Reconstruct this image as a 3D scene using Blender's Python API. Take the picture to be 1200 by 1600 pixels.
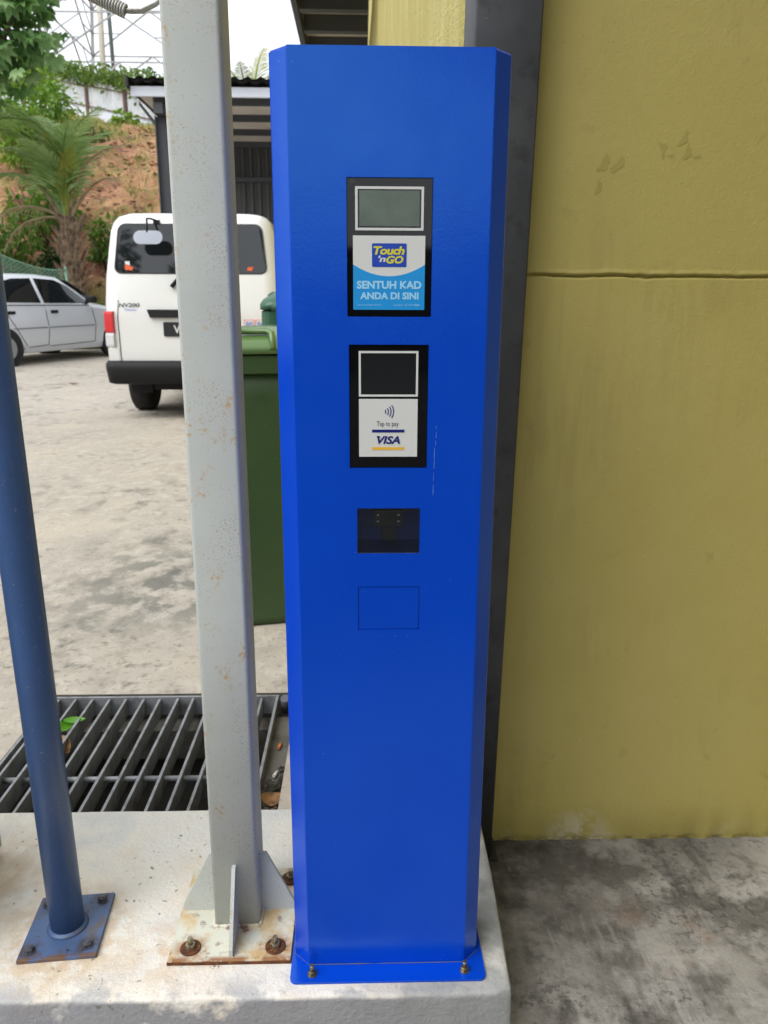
import bpy, math, random
from math import sin, cos, pi, radians
from mathutils import Vector, Matrix, noise, Quaternion

for o in list(bpy.data.objects): bpy.data.objects.remove(o)
S = bpy.context.scene
COL = S.collection
rnd = random.Random(11)

# ------------------------------------------------------------------ camera
CAMZ = 1.03
cd_ = bpy.data.cameras.new('camera'); cam = bpy.data.objects.new('camera', cd_); COL.objects.link(cam)
yaw, pitch, roll, FPX = 0.028, 0.2519, 0.0037, 1203.0
fwd = Vector((sin(yaw)*cos(pitch), cos(yaw)*cos(pitch), -sin(pitch)))
rgt = Vector((cos(yaw), -sin(yaw), 0)); up = Vector((sin(yaw)*sin(pitch), cos(yaw)*sin(pitch), cos(pitch)))
r2 = rgt*cos(roll)+up*sin(roll); u2 = up*cos(roll)-rgt*sin(roll)
m3 = Matrix((r2, u2, -fwd)).transposed()
cam.matrix_world = Matrix.Translation((0, 0, CAMZ)) @ m3.to_4x4()
cd_.sensor_fit = 'VERTICAL'; cd_.sensor_height = 36.0; cd_.lens = FPX/1600*36.0
cd_.clip_start = 0.02; cd_.clip_end = 3000
cd_.dof.use_dof = True; cd_.dof.focus_distance = 1.04; cd_.dof.aperture_fstop = 11.0
S.camera = cam

# ------------------------------------------------------------------ world, sun, exposure
SUN_EL, SUN_AZ = radians(52), radians(-128)      # azimuth from +Y towards +X: behind and to the left
w = bpy.data.worlds.new('World'); S.world = w; w.use_nodes = True
nt = w.node_tree; nt.nodes.clear()
sky = nt.nodes.new('ShaderNodeTexSky'); sky.sky_type = 'NISHITA'; sky.sun_disc = False
sky.sun_elevation = SUN_EL; sky.sun_rotation = SUN_AZ; sky.dust_density = 4.0; sky.air_density = 1.0
hs = nt.nodes.new('ShaderNodeHueSaturation'); hs.inputs['Saturation'].default_value = 0.22
mx = nt.nodes.new('ShaderNodeMix'); mx.data_type = 'RGBA'; mx.inputs['Factor'].default_value = 0.62
mx.inputs['B'].default_value = (8.3, 8.75, 9.5, 1)
tc = nt.nodes.new('ShaderNodeTexCoord'); nz = nt.nodes.new('ShaderNodeTexNoise')
nz.inputs['Scale'].default_value = 2.2; nz.inputs['Detail'].default_value = 5
mr = nt.nodes.new('ShaderNodeMapRange'); mr.inputs['From Min'].default_value = .35; mr.inputs['From Max'].default_value = .65
mr.inputs['To Min'].default_value = .86; mr.inputs['To Max'].default_value = 1.1
mul = nt.nodes.new('ShaderNodeVectorMath'); mul.operation = 'SCALE'
bg = nt.nodes.new('ShaderNodeBackground'); bg.inputs['Strength'].default_value = 0.1
wo = nt.nodes.new('ShaderNodeOutputWorld')
L = nt.links.new
L(sky.outputs[0], hs.inputs['Color']); L(hs.outputs[0], mx.inputs['A']); L(tc.outputs['Generated'], nz.inputs['Vector'])
L(nz.outputs['Fac'], mr.inputs['Value']); L(mx.outputs['Result'], mul.inputs[0]); L(mr.outputs[0], mul.inputs['Scale'])
L(mul.outputs[0], bg.inputs['Color']); L(bg.outputs[0], wo.inputs['Surface'])
sd = bpy.data.lights.new('sun', 'SUN'); sd.energy = 1.1; sd.angle = radians(50); sd.color = (1, .98, .95)
so = bpy.data.objects.new('sun', sd); COL.objects.link(so)
sdir = Vector((sin(SUN_AZ)*cos(SUN_EL), cos(SUN_AZ)*cos(SUN_EL), sin(SUN_EL)))
so.rotation_euler = sdir.to_track_quat('Z', 'Y').to_euler(); so.location = sdir*40
S.view_settings.view_transform = 'Standard'; S.view_settings.look = 'None'
S.view_settings.exposure = 0.95; S.view_settings.gamma = 1.0; S.view_settings.use_curve_mapping = False
S.render.engine = 'CYCLES'; S.cycles.adaptive_threshold = 0.02; S.cycles.max_bounces = 6; S.cycles.diffuse_bounces = 4; S.cycles.glossy_bounces = 3; S.cycles.transparent_max_bounces = 8
S.render.resolution_x = 768; S.render.resolution_y = 1024

# ------------------------------------------------------------------ materials
def lin(r, g, b):
    f = lambda c: (c/255/12.92) if c/255 <= .04045 else ((c/255+.055)/1.055)**2.4
    return (f(r), f(g), f(b))
MATS = {}
def M(name, base, rough=.6, metal=0., spec=.5, tint=None, coat=0., layers=(), bumps=(), coords='Object', trans=0., alpha=None, rough_var=None):
    m = bpy.data.materials.new(name); m.use_nodes = True; n = m.node_tree.nodes; l = m.node_tree.links.new
    b = n['Principled BSDF']; b.inputs['Roughness'].default_value = rough; b.inputs['Metallic'].default_value = metal
    b.inputs['Specular IOR Level'].default_value = spec; b.inputs['Coat Weight'].default_value = coat; b.inputs['Coat Roughness'].default_value = .05
    if tint: b.inputs['Specular Tint'].default_value = (*tint, 1)
    if coords == 'World':
        g = n.new('ShaderNodeNewGeometry'); vec = g.outputs['Position']
    else:
        g = n.new('ShaderNodeTexCoord'); vec = g.outputs['Object']
    def nmask(scale, lo, hi, det=4, st=(1, 1, 1), off=0., rot=0.):
        mp = n.new('ShaderNodeMapping'); mp.inputs['Scale'].default_value = st; mp.inputs['Location'].default_value = (off, off*1.7, off*.6)
        mp.inputs['Rotation'].default_value = (0, 0, rot)
        l(vec, mp.inputs['Vector'])
        t = n.new('ShaderNodeTexNoise'); t.inputs['Scale'].default_value = scale; t.inputs['Detail'].default_value = det
        t.inputs['Roughness'].default_value = .62
        l(mp.outputs[0], t.inputs['Vector'])
        if lo is None: return t.outputs['Fac']
        r = n.new('ShaderNodeMapRange'); r.inputs['From Min'].default_value = lo; r.inputs['From Max'].default_value = hi
        l(t.outputs['Fac'], r.inputs['Value']); return r.outputs[0]
    def zmask(axis, lo, hi):
        sp = n.new('ShaderNodeSeparateXYZ'); l(vec, sp.inputs[0])
        r = n.new('ShaderNodeMapRange'); r.inputs['From Min'].default_value = lo; r.inputs['From Max'].default_value = hi
        l(sp.outputs[axis], r.inputs['Value']); return r.outputs[0]
    def mult(a, c):
        k = n.new('ShaderNodeMath'); k.operation = 'MULTIPLY'; l(a, k.inputs[0])
        if isinstance(c, (int, float)): k.inputs[1].default_value = c
        else: l(c, k.inputs[1])
        return k.outputs[0]
    rgb = n.new('ShaderNodeRGB'); rgb.outputs[0].default_value = (*base, 1); cur = rgb.outputs[0]
    for ly in layers:
        f = nmask(ly['s'], ly['lo'], ly['hi'], ly.get('det', 4), ly.get('st', (1, 1, 1)), ly.get('off', 0.), ly.get('rot', 0.))
        if 'm2' in ly: f = mult(f, nmask(*ly['m2']))
        for zz in ly.get('z', ()): f = mult(f, zmask(*zz))
        if 'sph' in ly:
            cx, cy, cz, ra, rb = ly['sph']; sv = n.new('ShaderNodeVectorMath'); sv.operation = 'DISTANCE'; l(vec, sv.inputs[0]); sv.inputs[1].default_value = (cx, cy, cz)
            r = n.new('ShaderNodeMapRange'); r.inputs['From Min'].default_value = ra; r.inputs['From Max'].default_value = rb; l(sv.outputs['Value'], r.inputs['Value']); f = mult(f, r.outputs[0])
        f = mult(f, ly.get('a', 1.))
        mxn = n.new('ShaderNodeMix'); mxn.data_type = 'RGBA'; l(f, mxn.inputs['Factor']); l(cur, mxn.inputs['A'])
        mxn.inputs['B'].default_value = (*ly['c'], 1); cur = mxn.outputs['Result']
    l(cur, b.inputs['Base Color'])
    if rough_var:
        f = nmask(rough_var[0], .3, .7); r = n.new('ShaderNodeMapRange'); r.inputs['To Min'].default_value = rough_var[1]; r.inputs['To Max'].default_value = rough_var[2]
        l(f, r.inputs['Value']); l(r.outputs[0], b.inputs['Roughness'])
    prev = None
    for (sc, stg, dist, *rest) in bumps:
        f = nmask(sc, None, None, rest[0] if rest else 3, rest[1] if len(rest) > 1 else (1, 1, 1))
        k = n.new('ShaderNodeBump'); k.inputs['Strength'].default_value = stg; k.inputs['Distance'].default_value = dist
        l(f, k.inputs['Height'])
        if prev: l(prev, k.inputs['Normal'])
        prev = k.outputs[0]
    if prev: l(prev, b.inputs['Normal'])
    if trans:
        tr = n.new('ShaderNodeBsdfTranslucent'); l(cur, tr.inputs['Color']); ms = n.new('ShaderNodeMixShader'); ms.inputs[0].default_value = trans
        l(b.outputs[0], ms.inputs[1]); l(tr.outputs[0], ms.inputs[2]); l(ms.outputs[0], n['Material Output'].inputs['Surface'])
    if alpha is not None:     # clear or tinted glass: fresnel gloss over a see-through tint
        tr = n.new('ShaderNodeBsdfTransparent'); tr.inputs['Color'].default_value = (*alpha, 1)
        gl = n.new('ShaderNodeBsdfGlossy'); gl.inputs['Roughness'].default_value = rough
        fr = n.new('ShaderNodeFresnel'); fr.inputs['IOR'].default_value = 1.5
        ms = n.new('ShaderNodeMixShader'); l(fr.outputs[0], ms.inputs[0]); l(tr.outputs[0], ms.inputs[1]); l(gl.outputs[0], ms.inputs[2])
        l(ms.outputs[0], n['Material Output'].inputs['Surface'])
    MATS[name] = m
    return m

RUST = lin(104, 58, 26); RUSTD = lin(58, 34, 22); RUSTL = lin(176, 122, 58)
BLUE = (0.0003, 0.046, 0.50)
M('kiosk_blue', BLUE, .22, spec=.9, tint=(.28, .80, 1.), bumps=((260, .07, .002, 2), (5, .05, .02, 2)),
  layers=({'s': 300, 'lo': .72, 'hi': .76, 'c': (.3, .42, .6), 'a': .5, 'm2': (9, .48, .62), 'det': 2},
          {'s': 5, 'lo': .40, 'hi': .66, 'c': (.0004, .052, .54), 'a': .8, 'st': (1, 1, .4)}), rough_var=(14, .18, .27))
M('dirt_tan', lin(92, 92, 96), .95)
M('kiosk_inside', (.02, .06, .26), .5)
M('black_glass', (.003, .003, .004), .04, spec=.4)
M('print_white', lin(206, 208, 206), .35); M('print_cyan', lin(12, 142, 214), .3); M('print_blue', lin(8, 62, 170), .3)
M('print_yellow', lin(208, 200, 40), .3); M('print_pale', lin(150, 205, 238), .3); M('print_navy', lin(16, 28, 110), .3)
M('print_gold', lin(226, 178, 60), .3); M('print_grey', lin(70, 74, 84), .4)
M('lcd_green', lin(66, 78, 68), .12, layers=({'s': 14, 'lo': .4, 'hi': .7, 'c': lin(96, 112, 100), 'a': .6},), bumps=((30, .04, .004),))
M('lcd_dark', lin(26, 28, 29), .15)
M('clear_glass', (1, 1, 1), .01, alpha=(.94, .95, .95))
M('led', lin(210, 214, 220), .3); M('black_plastic', (.012, .012, .013), .45)
M('scratch', lin(96, 138, 200), .5)
M('nickel', lin(150, 140, 112), .35, metal=.9, layers=({'s': 200, 'lo': .5, 'hi': .65, 'c': lin(90, 70, 40), 'a': .7},))
M('post_grey', lin(188, 192, 187), .55, spec=.3, bumps=((160, .03, .002),), layers=(
    {'s': 6, 'lo': .4, 'hi': .8, 'c': lin(168, 172, 168), 'a': .5},
    {'s': 420, 'lo': .60, 'hi': .66, 'c': lin(140, 104, 60), 'a': .8, 'm2': (14, .46, .60, 3, (1, 1, .6), 3.1), 'det': 2},
    {'s': 150, 'lo': .50, 'hi': .62, 'c': lin(182, 140, 80), 'a': .8, 'm2': (24, .575, .69, 3, (1, 1, .6), 8.3)},
    {'s': 260, 'lo': .68, 'hi': .71, 'c': lin(96, 90, 80), 'a': .4, 'det': 2}))
M('post_plate', lin(206, 206, 190), .55, layers=(
    {'s': 26, 'lo': .46, 'hi': .66, 'c': lin(198, 160, 92), 'a': .75}, {'s': 40, 'lo': .58, 'hi': .68, 'c': RUST, 'a': .8, 'off': 2.},
    {'s': 50, 'lo': .34, 'hi': .54, 'c': lin(150, 96, 44), 'a': .85, 'sph': (-0.0674, -0.084, .009, .034, .014), 'off': 2.},
    {'s': 50, 'lo': .34, 'hi': .54, 'c': lin(150, 96, 44), 'a': .85, 'sph': (0.0686, -0.084, .009, .034, .014), 'off': 2.},
    {'s': 50, 'lo': .34, 'hi': .54, 'c': lin(150, 96, 44), 'a': .85, 'sph': (0.0796, 0.07, .009, .034, .014), 'off': 2.},
    {'s': 34, 'lo': .40, 'hi': .52, 'c': lin(140, 88, 44), 'a': .9, 'z': ((1, -.099, -.106),)}), bumps=((80, .1, .003),))
M('rust', RUST, .85, layers=({'s': 90, 'lo': .4, 'hi': .65, 'c': RUSTD}, {'s': 60, 'lo': .6, 'hi': .7, 'c': RUSTL, 'a': .7, 'off': 4.}), bumps=((220, .4, .002),))
M('bolt_grey', lin(88, 90, 98), .45, metal=.4, layers=({'s': 120, 'lo': .55, 'hi': .7, 'c': RUSTD, 'a': .7},))
M('bolt_zinc', lin(150, 140, 116), .4, metal=.7, layers=({'s': 160, 'lo': .5, 'hi': .65, 'c': RUSTD, 'a': .8},))
M('pole_blue', lin(56, 86, 134), .38, bumps=((180, .03, .002),), layers=({'s': 8, 'lo': .4, 'hi': .7, 'c': lin(48, 76, 120), 'a': .6},
    {'s': 200, 'lo': .69, 'hi': .72, 'c': lin(130, 140, 150), 'a': .6, 'det': 2}, {'s': 30, 'lo': .60, 'hi': .66, 'c': lin(84, 106, 140), 'a': .5, 'st': (1, 1, .15), 'det': 6}))
M('pole_plate', lin(74, 98, 138), .45, layers=({'s': 30, 'lo': .55, 'hi': .7, 'c': lin(96, 84, 70), 'a': .85}, {'s': 55, 'lo': .6, 'hi': .68, 'c': RUSTD, 'a': .9, 'off': 5.},
    {'s': 60, 'lo': .36, 'hi': .54, 'c': lin(70, 52, 38), 'a': .9, 'sph': (-0.046, 0.05, .008, .026, .010), 'off': 2.},
    {'s': 60, 'lo': .36, 'hi': .54, 'c': lin(70, 52, 38), 'a': .9, 'sph': (0.044, 0.052, .008, .026, .010), 'off': 2.},
    {'s': 60, 'lo': .36, 'hi': .54, 'c': lin(70, 52, 38), 'a': .9, 'sph': (-0.046, -0.05, .008, .026, .010), 'off': 2.},
    {'s': 60, 'lo': .36, 'hi': .54, 'c': lin(70, 52, 38), 'a': .9, 'sph': (0.044, -0.048, .008, .026, .010), 'off': 2.},
    {'s': 50, 'lo': .42, 'hi': .52, 'c': lin(110, 80, 50), 'a': .9, 'z': ((1, -.060, -.066),)}), bumps=((90, .12, .003),))
M('kerb_paint', lin(220, 217, 210), .8, coords='World', layers=(
    {'s': 3.2, 'lo': .42, 'hi': .62, 'c': lin(226, 219, 206), 'a': .8},
    {'s': 7, 'lo': .5, 'hi': .68, 'c': lin(200, 202, 204), 'a': .7, 'off': 3.},
    {'s': 5, 'lo': .5, 'hi': .7, 'c': lin(208, 180, 142), 'a': .35, 'off': 7.},
    {'s': 60, 'lo': .66, 'hi': .72, 'c': lin(128, 124, 112), 'a': .6, 'm2': (6, .45, .65)},
    {'s': 14, 'lo': .50, 'hi': .58, 'c': lin(158, 160, 164), 'a': .7, 'z': ((1, 1.0, .955),), 'off': 1., 'det': 6},
    {'s': 9, 'lo': .30, 'hi': .40, 'c': lin(142, 142, 146), 'a': .95, 'z': ((2, .0285, .0235),), 'off': 1.},
    {'s': 30, 'lo': .40, 'hi': .56, 'c': lin(192, 158, 112), 'a': .5, 'sph': (-.495, 1.075, .03, .135, .075), 'off': 3.},
    {'s': 30, 'lo': .42, 'hi': .56, 'c': lin(194, 160, 116), 'a': .5, 'sph': (-.300, 1.04, .03, .10, .03), 'off': 6.},
    {'s': 24, 'lo': .36, 'hi': .56, 'c': lin(184, 154, 122), 'a': .5, 'sph': (-.69, 1.20, .03, .17, .05), 'off': 6.},
    {'s': 20, 'lo': .30, 'hi': .55, 'c': lin(62, 60, 58), 'a': .85, 'sph': (.185, 1.075, .03, .055, .015), 'off': 6.},  # soft shade and grime right of the kiosk, painted into the kerb colour
    {'s': 70, 'lo': .64, 'hi': .67, 'c': lin(120, 118, 112), 'a': .8, 'm2': (8, .48, .56, 3, (1, 1, 1), 2.), 'det': 3},
    {'s': 9, 'lo': .32, 'hi': .56, 'c': lin(140, 142, 142), 'a': .8, 'z': ((0, -.06, .12),), 'off': 2.}),
  bumps=((14, .25, .012), (120, .5, .005, 5)))
RR = M('rear_concrete', lin(168, 160, 148), .82, coords='World', layers=(
    {'s': .55, 'lo': .42, 'hi': .62, 'c': lin(162, 154, 142), 'a': .7},
    {'s': 1.6, 'lo': .50, 'hi': .66, 'c': lin(178, 168, 152), 'a': .8, 'st': (1.2, 1.2, 1), 'off': 2.},
    {'s': 11, 'lo': .50, 'hi': .64, 'c': lin(192, 186, 174), 'a': .45, 'st': (1.3, 1, 1), 'off': 12., 'det': 7},
    {'s': 5, 'lo': .50, 'hi': .66, 'c': lin(92, 90, 82), 'a': .75, 'm2': (1.1, .46, .60, 5, (1, 1, 1), 6.4), 'st': (1.4, 1, 1), 'det': 9},
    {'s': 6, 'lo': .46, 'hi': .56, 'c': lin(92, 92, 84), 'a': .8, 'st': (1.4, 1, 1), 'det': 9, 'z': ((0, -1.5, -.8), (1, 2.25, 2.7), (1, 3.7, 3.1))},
    {'s': 16, 'lo': .54, 'hi': .66, 'c': lin(74, 74, 68), 'a': .7, 'm2': (2.1, .50, .60, 5, (1, 1, 1), 1.2), 'det': 8},
    {'s': 45, 'lo': .56, 'hi': .64, 'c': lin(116, 110, 98), 'a': .5, 'det': 7}),
  bumps=((8, .2, .02), (70, .45, .006, 5)))
M('lane_concrete', lin(160, 156, 150), .7, coords='World', layers=(
    {'s': 2.6, 'lo': .40, 'hi': .60, 'c': lin(124, 120, 114), 'a': .9},
    {'s': 7, 'lo': .49, 'hi': .57, 'c': lin(92, 88, 83), 'a': .8, 'off': 3., 'det': 9},
    {'s': 26, 'lo': .52, 'hi': .60, 'c': lin(74, 71, 67), 'a': .7, 'off': 5., 'det': 8, 'm2': (4, .42, .58, 4, (1, 1, 1), 7.)},
    {'s': 5.5, 'lo': .52, 'hi': .60, 'c': lin(180, 176, 170), 'a': .55, 'off': 9., 'det': 9},
    {'s': 5, 'lo': .56, 'hi': .70, 'c': lin(150, 126, 108), 'a': .7, 'off': 14.},
    {'s': 22, 'lo': .50, 'hi': .66, 'c': lin(54, 52, 50), 'a': .6, 'st': (1.6, .35, 1), 'rot': .6, 'm2': (3, .45, .6), 'det': 8},
    {'s': 30, 'lo': .52, 'hi': .66, 'c': lin(172, 170, 166), 'a': .5, 'st': (2.0, .3, 1), 'rot': .7, 'm2': (4, .5, .62, 4, (1, 1, 1), 5.), 'det': 8},
    {'s': 5, 'lo': .34, 'hi': .56, 'c': lin(44, 41, 38), 'a': .85, 'z': ((0, .62, .22), (1, .95, 1.25))},
    {'s': 6, 'lo': .30, 'hi': .52, 'c': lin(48, 45, 41), 'a': .8, 'z': ((1, 1.30, 1.44), (0, 1.0, .3))},
    {'s': 70, 'lo': .54, 'hi': .60, 'c': lin(60, 57, 54), 'a': .6, 'm2': (6, .42, .6), 'det': 6},
    {'s': 60, 'lo': .56, 'hi': .72, 'c': lin(170, 166, 160), 'a': .25, 'det': 7, 'off': 3.},
    {'s': 120, 'lo': .66, 'hi': .70, 'c': lin(30, 29, 28), 'a': .6, 'm2': (5, .5, .65)}),
  bumps=((12, .25, .012), (80, .5, .006, 5)), rough_var=(6, .5, .85))
M('dark_sheet', (.045, .045, .047), .85, coords='World', layers=({'s': 3, 'lo': .4, 'hi': .6, 'c': (.06, .06, .06)},), bumps=((120, .4, .006),))  # for the ground sheet added behind the camera
M('drain_concrete', lin(100, 97, 88), .9, coords='World', layers=({'s': 12, 'lo': .45, 'hi': .65, 'c': lin(70, 66, 58)},), bumps=((50, .4, .006),))
M('drain_silt', lin(40, 36, 28), .7, coords='World', layers=({'s': 20, 'lo': .5, 'hi': .65, 'c': lin(62, 56, 44)},), bumps=((30, .5, .02),))
M('grate_steel', lin(140, 142, 146), .5, metal=.25, coords='World', layers=(
    {'s': 30, 'lo': .45, 'hi': .65, 'c': lin(108, 110, 112), 'a': .8}, {'s': 14, 'lo': .55, 'hi': .72, 'c': lin(92, 80, 66), 'a': .6, 'off': 4.}), bumps=((160, .2, .002),))
M('olive_wall', lin(173, 160, 89), .62, coords='World', layers=(
    {'s': 2.4, 'lo': .4, 'hi': .65, 'c': lin(179, 166, 100), 'a': .8},
    {'s': 14, 'lo': .62, 'hi': .74, 'c': lin(150, 137, 72), 'a': .55, 'off': 2.},
    {'s': 190, 'lo': .755, 'hi': .77, 'c': lin(214, 208, 180), 'a': .8, 'det': 2},
    {'s': 150, 'lo': .745, 'hi': .76, 'c': lin(60, 54, 32), 'a': .7, 'det': 2, 'off': 6.},
    {'s': 9, 'lo': .50, 'hi': .62, 'c': lin(196, 186, 146), 'a': .8, 'z': ((2, -.045, -.09),), 'off': 8.},
    {'s': 26, 'lo': .40, 'hi': .52, 'c': lin(204, 196, 164), 'a': .9, 'sph': (.47, 1.46, -.095, .085, .03), 'off': 3., 'det': 7},
    {'s': 40, 'lo': .46, 'hi': .56, 'c': lin(146, 133, 76), 'a': .22, 'st': (1, 1, .1), 'm2': (3, .5, .62), 'det': 7, 'off': 4.},
    {'s': 30, 'lo': .42, 'hi': .6, 'c': lin(80, 70, 44), 'a': .7, 'z': ((2, -.082, -.098),), 'off': 3.}),
  bumps=((210, .24, .003, 3), (60, .16, .004, 3), (5, .05, .02)))
M('olive_stain', lin(161, 148, 78), .66, bumps=((240, .22, .0022, 3),))
M('olive_rough', lin(176, 164, 92), .8, coords='World', layers=({'s': 9, 'lo': .45, 'hi': .65, 'c': lin(196, 186, 128), 'a': .7, 'st': (1, 1, .25)},), bumps=((90, .7, .012), (260, .5, .004)))
M('column_steel', lin(62, 64, 68), .5, metal=.25, layers=({'s': 9, 'lo': .42, 'hi': .62, 'c': lin(76, 78, 80), 'a': .7}, {'s': 24, 'lo': .55, 'hi': .66, 'c': lin(48, 49, 52), 'a': .7, 'off': 2.},
    {'s': 34, 'lo': .70, 'hi': .74, 'c': lin(130, 126, 104), 'a': .6, 'off': 7.}), bumps=((40, .06, .006),))
M('cabinet_grey', lin(168, 168, 166), .5)
M('van_white', lin(222, 223, 222), .22, coat=.5); M('van_black', (.012, .0125, .014), .6, spec=.25)
M('seam', (.02, .02, .02), .8)
M('van_glass', (.01, .012, .014), .03, spec=.8); M('tyre', (.012, .012, .012), .85, bumps=((90, .3, .004),)); M('rim', lin(150, 152, 156), .35, metal=.7)
M('lamp_red', lin(190, 12, 18), .15, coat=.6); M('lamp_clear', lin(190, 190, 190), .12, spec=.8)
M('chrome', lin(120, 122, 126), .25, metal=.9); M('sticker_orange', lin(214, 84, 30), .5); M('sticker_red', lin(222, 96, 96), .5); M('sticker_blue', lin(84, 110, 200), .5)
M('mirror', lin(150, 153, 158), .12, metal=1.)
M('car_silver', lin(204, 208, 213), .3, metal=.15, coat=.4); M('car_trim', lin(120, 124, 128), .5)
M('bin_green', lin(50, 74, 38), .42, bumps=((120, .05, .003),), layers=({'s': 260, 'lo': .73, 'hi': .75, 'c': lin(170, 180, 160), 'a': .7, 'det': 2}, {'s': 7, 'lo': .45, 'hi': .7, 'c': lin(42, 64, 32), 'a': .6}))
M('bin_lid', lin(88, 118, 66), .25, spec=.6, bumps=((60, .04, .004),))
M('bin_dark', lin(38, 84, 60), .38)
M('shed_steel', lin(66, 68, 72), .6); M('shed_roof', lin(40, 38, 38), .7); M('shed_fascia', lin(200, 204, 212), .6)
M('shed_sheet', lin(206, 198, 188), .7, layers=({'s': 1.2, 'lo': .45, 'hi': .7, 'c': lin(180, 170, 158), 'a': .7}, {'s': 2.5, 'lo': .70, 'hi': .74, 'c': lin(130, 66, 34), 'a': .8, 'off': 3.}))
M('shed_wall', lin(72, 74, 74), .6)
M('zinc', lin(184, 190, 196), .5, metal=.1, layers=({'s': 1.3, 'lo': .45, 'hi': .7, 'c': lin(206, 206, 202), 'a': .8}, {'s': 2, 'lo': .55, 'hi': .7, 'c': lin(160, 146, 132), 'a': .6, 'off': 4.}))
M('zinc_rust', lin(112, 82, 68), .8)
M('galvanised', lin(168, 172, 176), .55, metal=.2, layers=({'s': .4, 'lo': .45, 'hi': .6, 'c': lin(140, 130, 118), 'a': .5},))
M('galvanised_dark', lin(92, 100, 98), .6)
M('mesh_green', lin(104, 140, 116), .6)
M('spring_steel', lin(176, 176, 170), .45, metal=.3, layers=({'s': 150, 'lo': .55, 'hi': .7, 'c': lin(130, 100, 80), 'a': .6},))
M('clay', lin(160, 118, 86), .95, coords='World', layers=(
    {'s': .35, 'lo': .42, 'hi': .6, 'c': lin(146, 92, 72), 'a': .9},
    {'s': .9, 'lo': .45, 'hi': .65, 'c': lin(186, 148, 108), 'a': .8, 'off': 3.},
    {'s': 2.4, 'lo': .52, 'hi': .60, 'c': lin(98, 62, 48), 'a': .85, 'off': 8., 'det': 8},
    {'s': 6.0, 'lo': .60, 'hi': .72, 'c': lin(222, 190, 150), 'a': .6, 'off': 11.},
    {'s': .7, 'lo': .48, 'hi': .60, 'c': lin(132, 126, 66), 'a': .75, 'off': 5., 'm2': (6, .38, .6)},
    {'s': 1.5, 'lo': .30, 'hi': .52, 'c': lin(128, 124, 62), 'a': .85, 'z': ((2, 7.4, 9.0),)},
    {'s': 1.5, 'lo': .20, 'hi': .40, 'c': lin(112, 122, 56), 'a': .9, 'z': ((2, 1.9, 1.2),)}),
  bumps=((1.6, .9, .3, 6), (9, .8, .08, 5)))
LEAF = {}
def leafmat(name, a, b, tr=.35, sc=2.0):
    LEAF[name] = M(name, a, .5, spec=.35, layers=({'s': sc, 'lo': .40, 'hi': .62, 'c': b},), trans=tr, coords='World')
leafmat('leaf_big', lin(112, 148, 88), lin(146, 176, 118), .4, 3); leafmat('leaf_big_dark', lin(74, 114, 56), lin(104, 140, 76), .4, 3)
leafmat('leaf_mid', lin(84, 128, 44), lin(120, 150, 60)); leafmat('leaf_vine', lin(112, 136, 58), lin(84, 116, 48), .35, 1.2)
leafmat('leaf_dark', lin(40, 70, 30), lin(64, 96, 40)); leafmat('leaf_lime', lin(138, 168, 60), lin(112, 148, 52))
leafmat('frond_green', lin(126, 158, 82), lin(166, 188, 124), .35, 1.5); leafmat('frond_dry', lin(176, 160, 124), lin(150, 132, 96), .3, 3); leafmat('frond_yellow', lin(160, 158, 60), lin(128, 142, 56), .3, 2)
leafmat('grass', lin(118, 132, 60), lin(150, 146, 80), .3, 1.5)
M('bark', lin(92, 78, 62), .95, layers=({'s': 9, 'lo': .4, 'hi': .65, 'c': lin(62, 50, 40)},), bumps=((30, .6, .02),))
M('palm_bark', lin(142, 120, 98), .95, layers=({'s': 9, 'lo': .4, 'hi': .65, 'c': lin(76, 58, 44)}, {'s': 6, 'lo': .55, 'hi': .7, 'c': lin(156, 138, 112), 'off': 3.}), bumps=((30, .6, .02),))
M('dry_leaf', lin(150, 110, 66), .7, layers=({'s': 60, 'lo': .45, 'hi': .65, 'c': lin(96, 66, 40)},)); M('fresh_leaf', lin(96, 160, 40), .4, trans=.3)
M('butt_orange', lin(200, 120, 60), .7); M('butt_white', lin(214, 208, 196), .7); M('plastic_film', lin(190, 194, 200), .2, alpha=(.75, .77, .8))
M('litter_dark', lin(62, 52, 44), .9, layers=({'s': 70, 'lo': .45, 'hi': .65, 'c': lin(120, 106, 90)},))
M('mud_wood', lin(84, 62, 48), .95)

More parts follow.
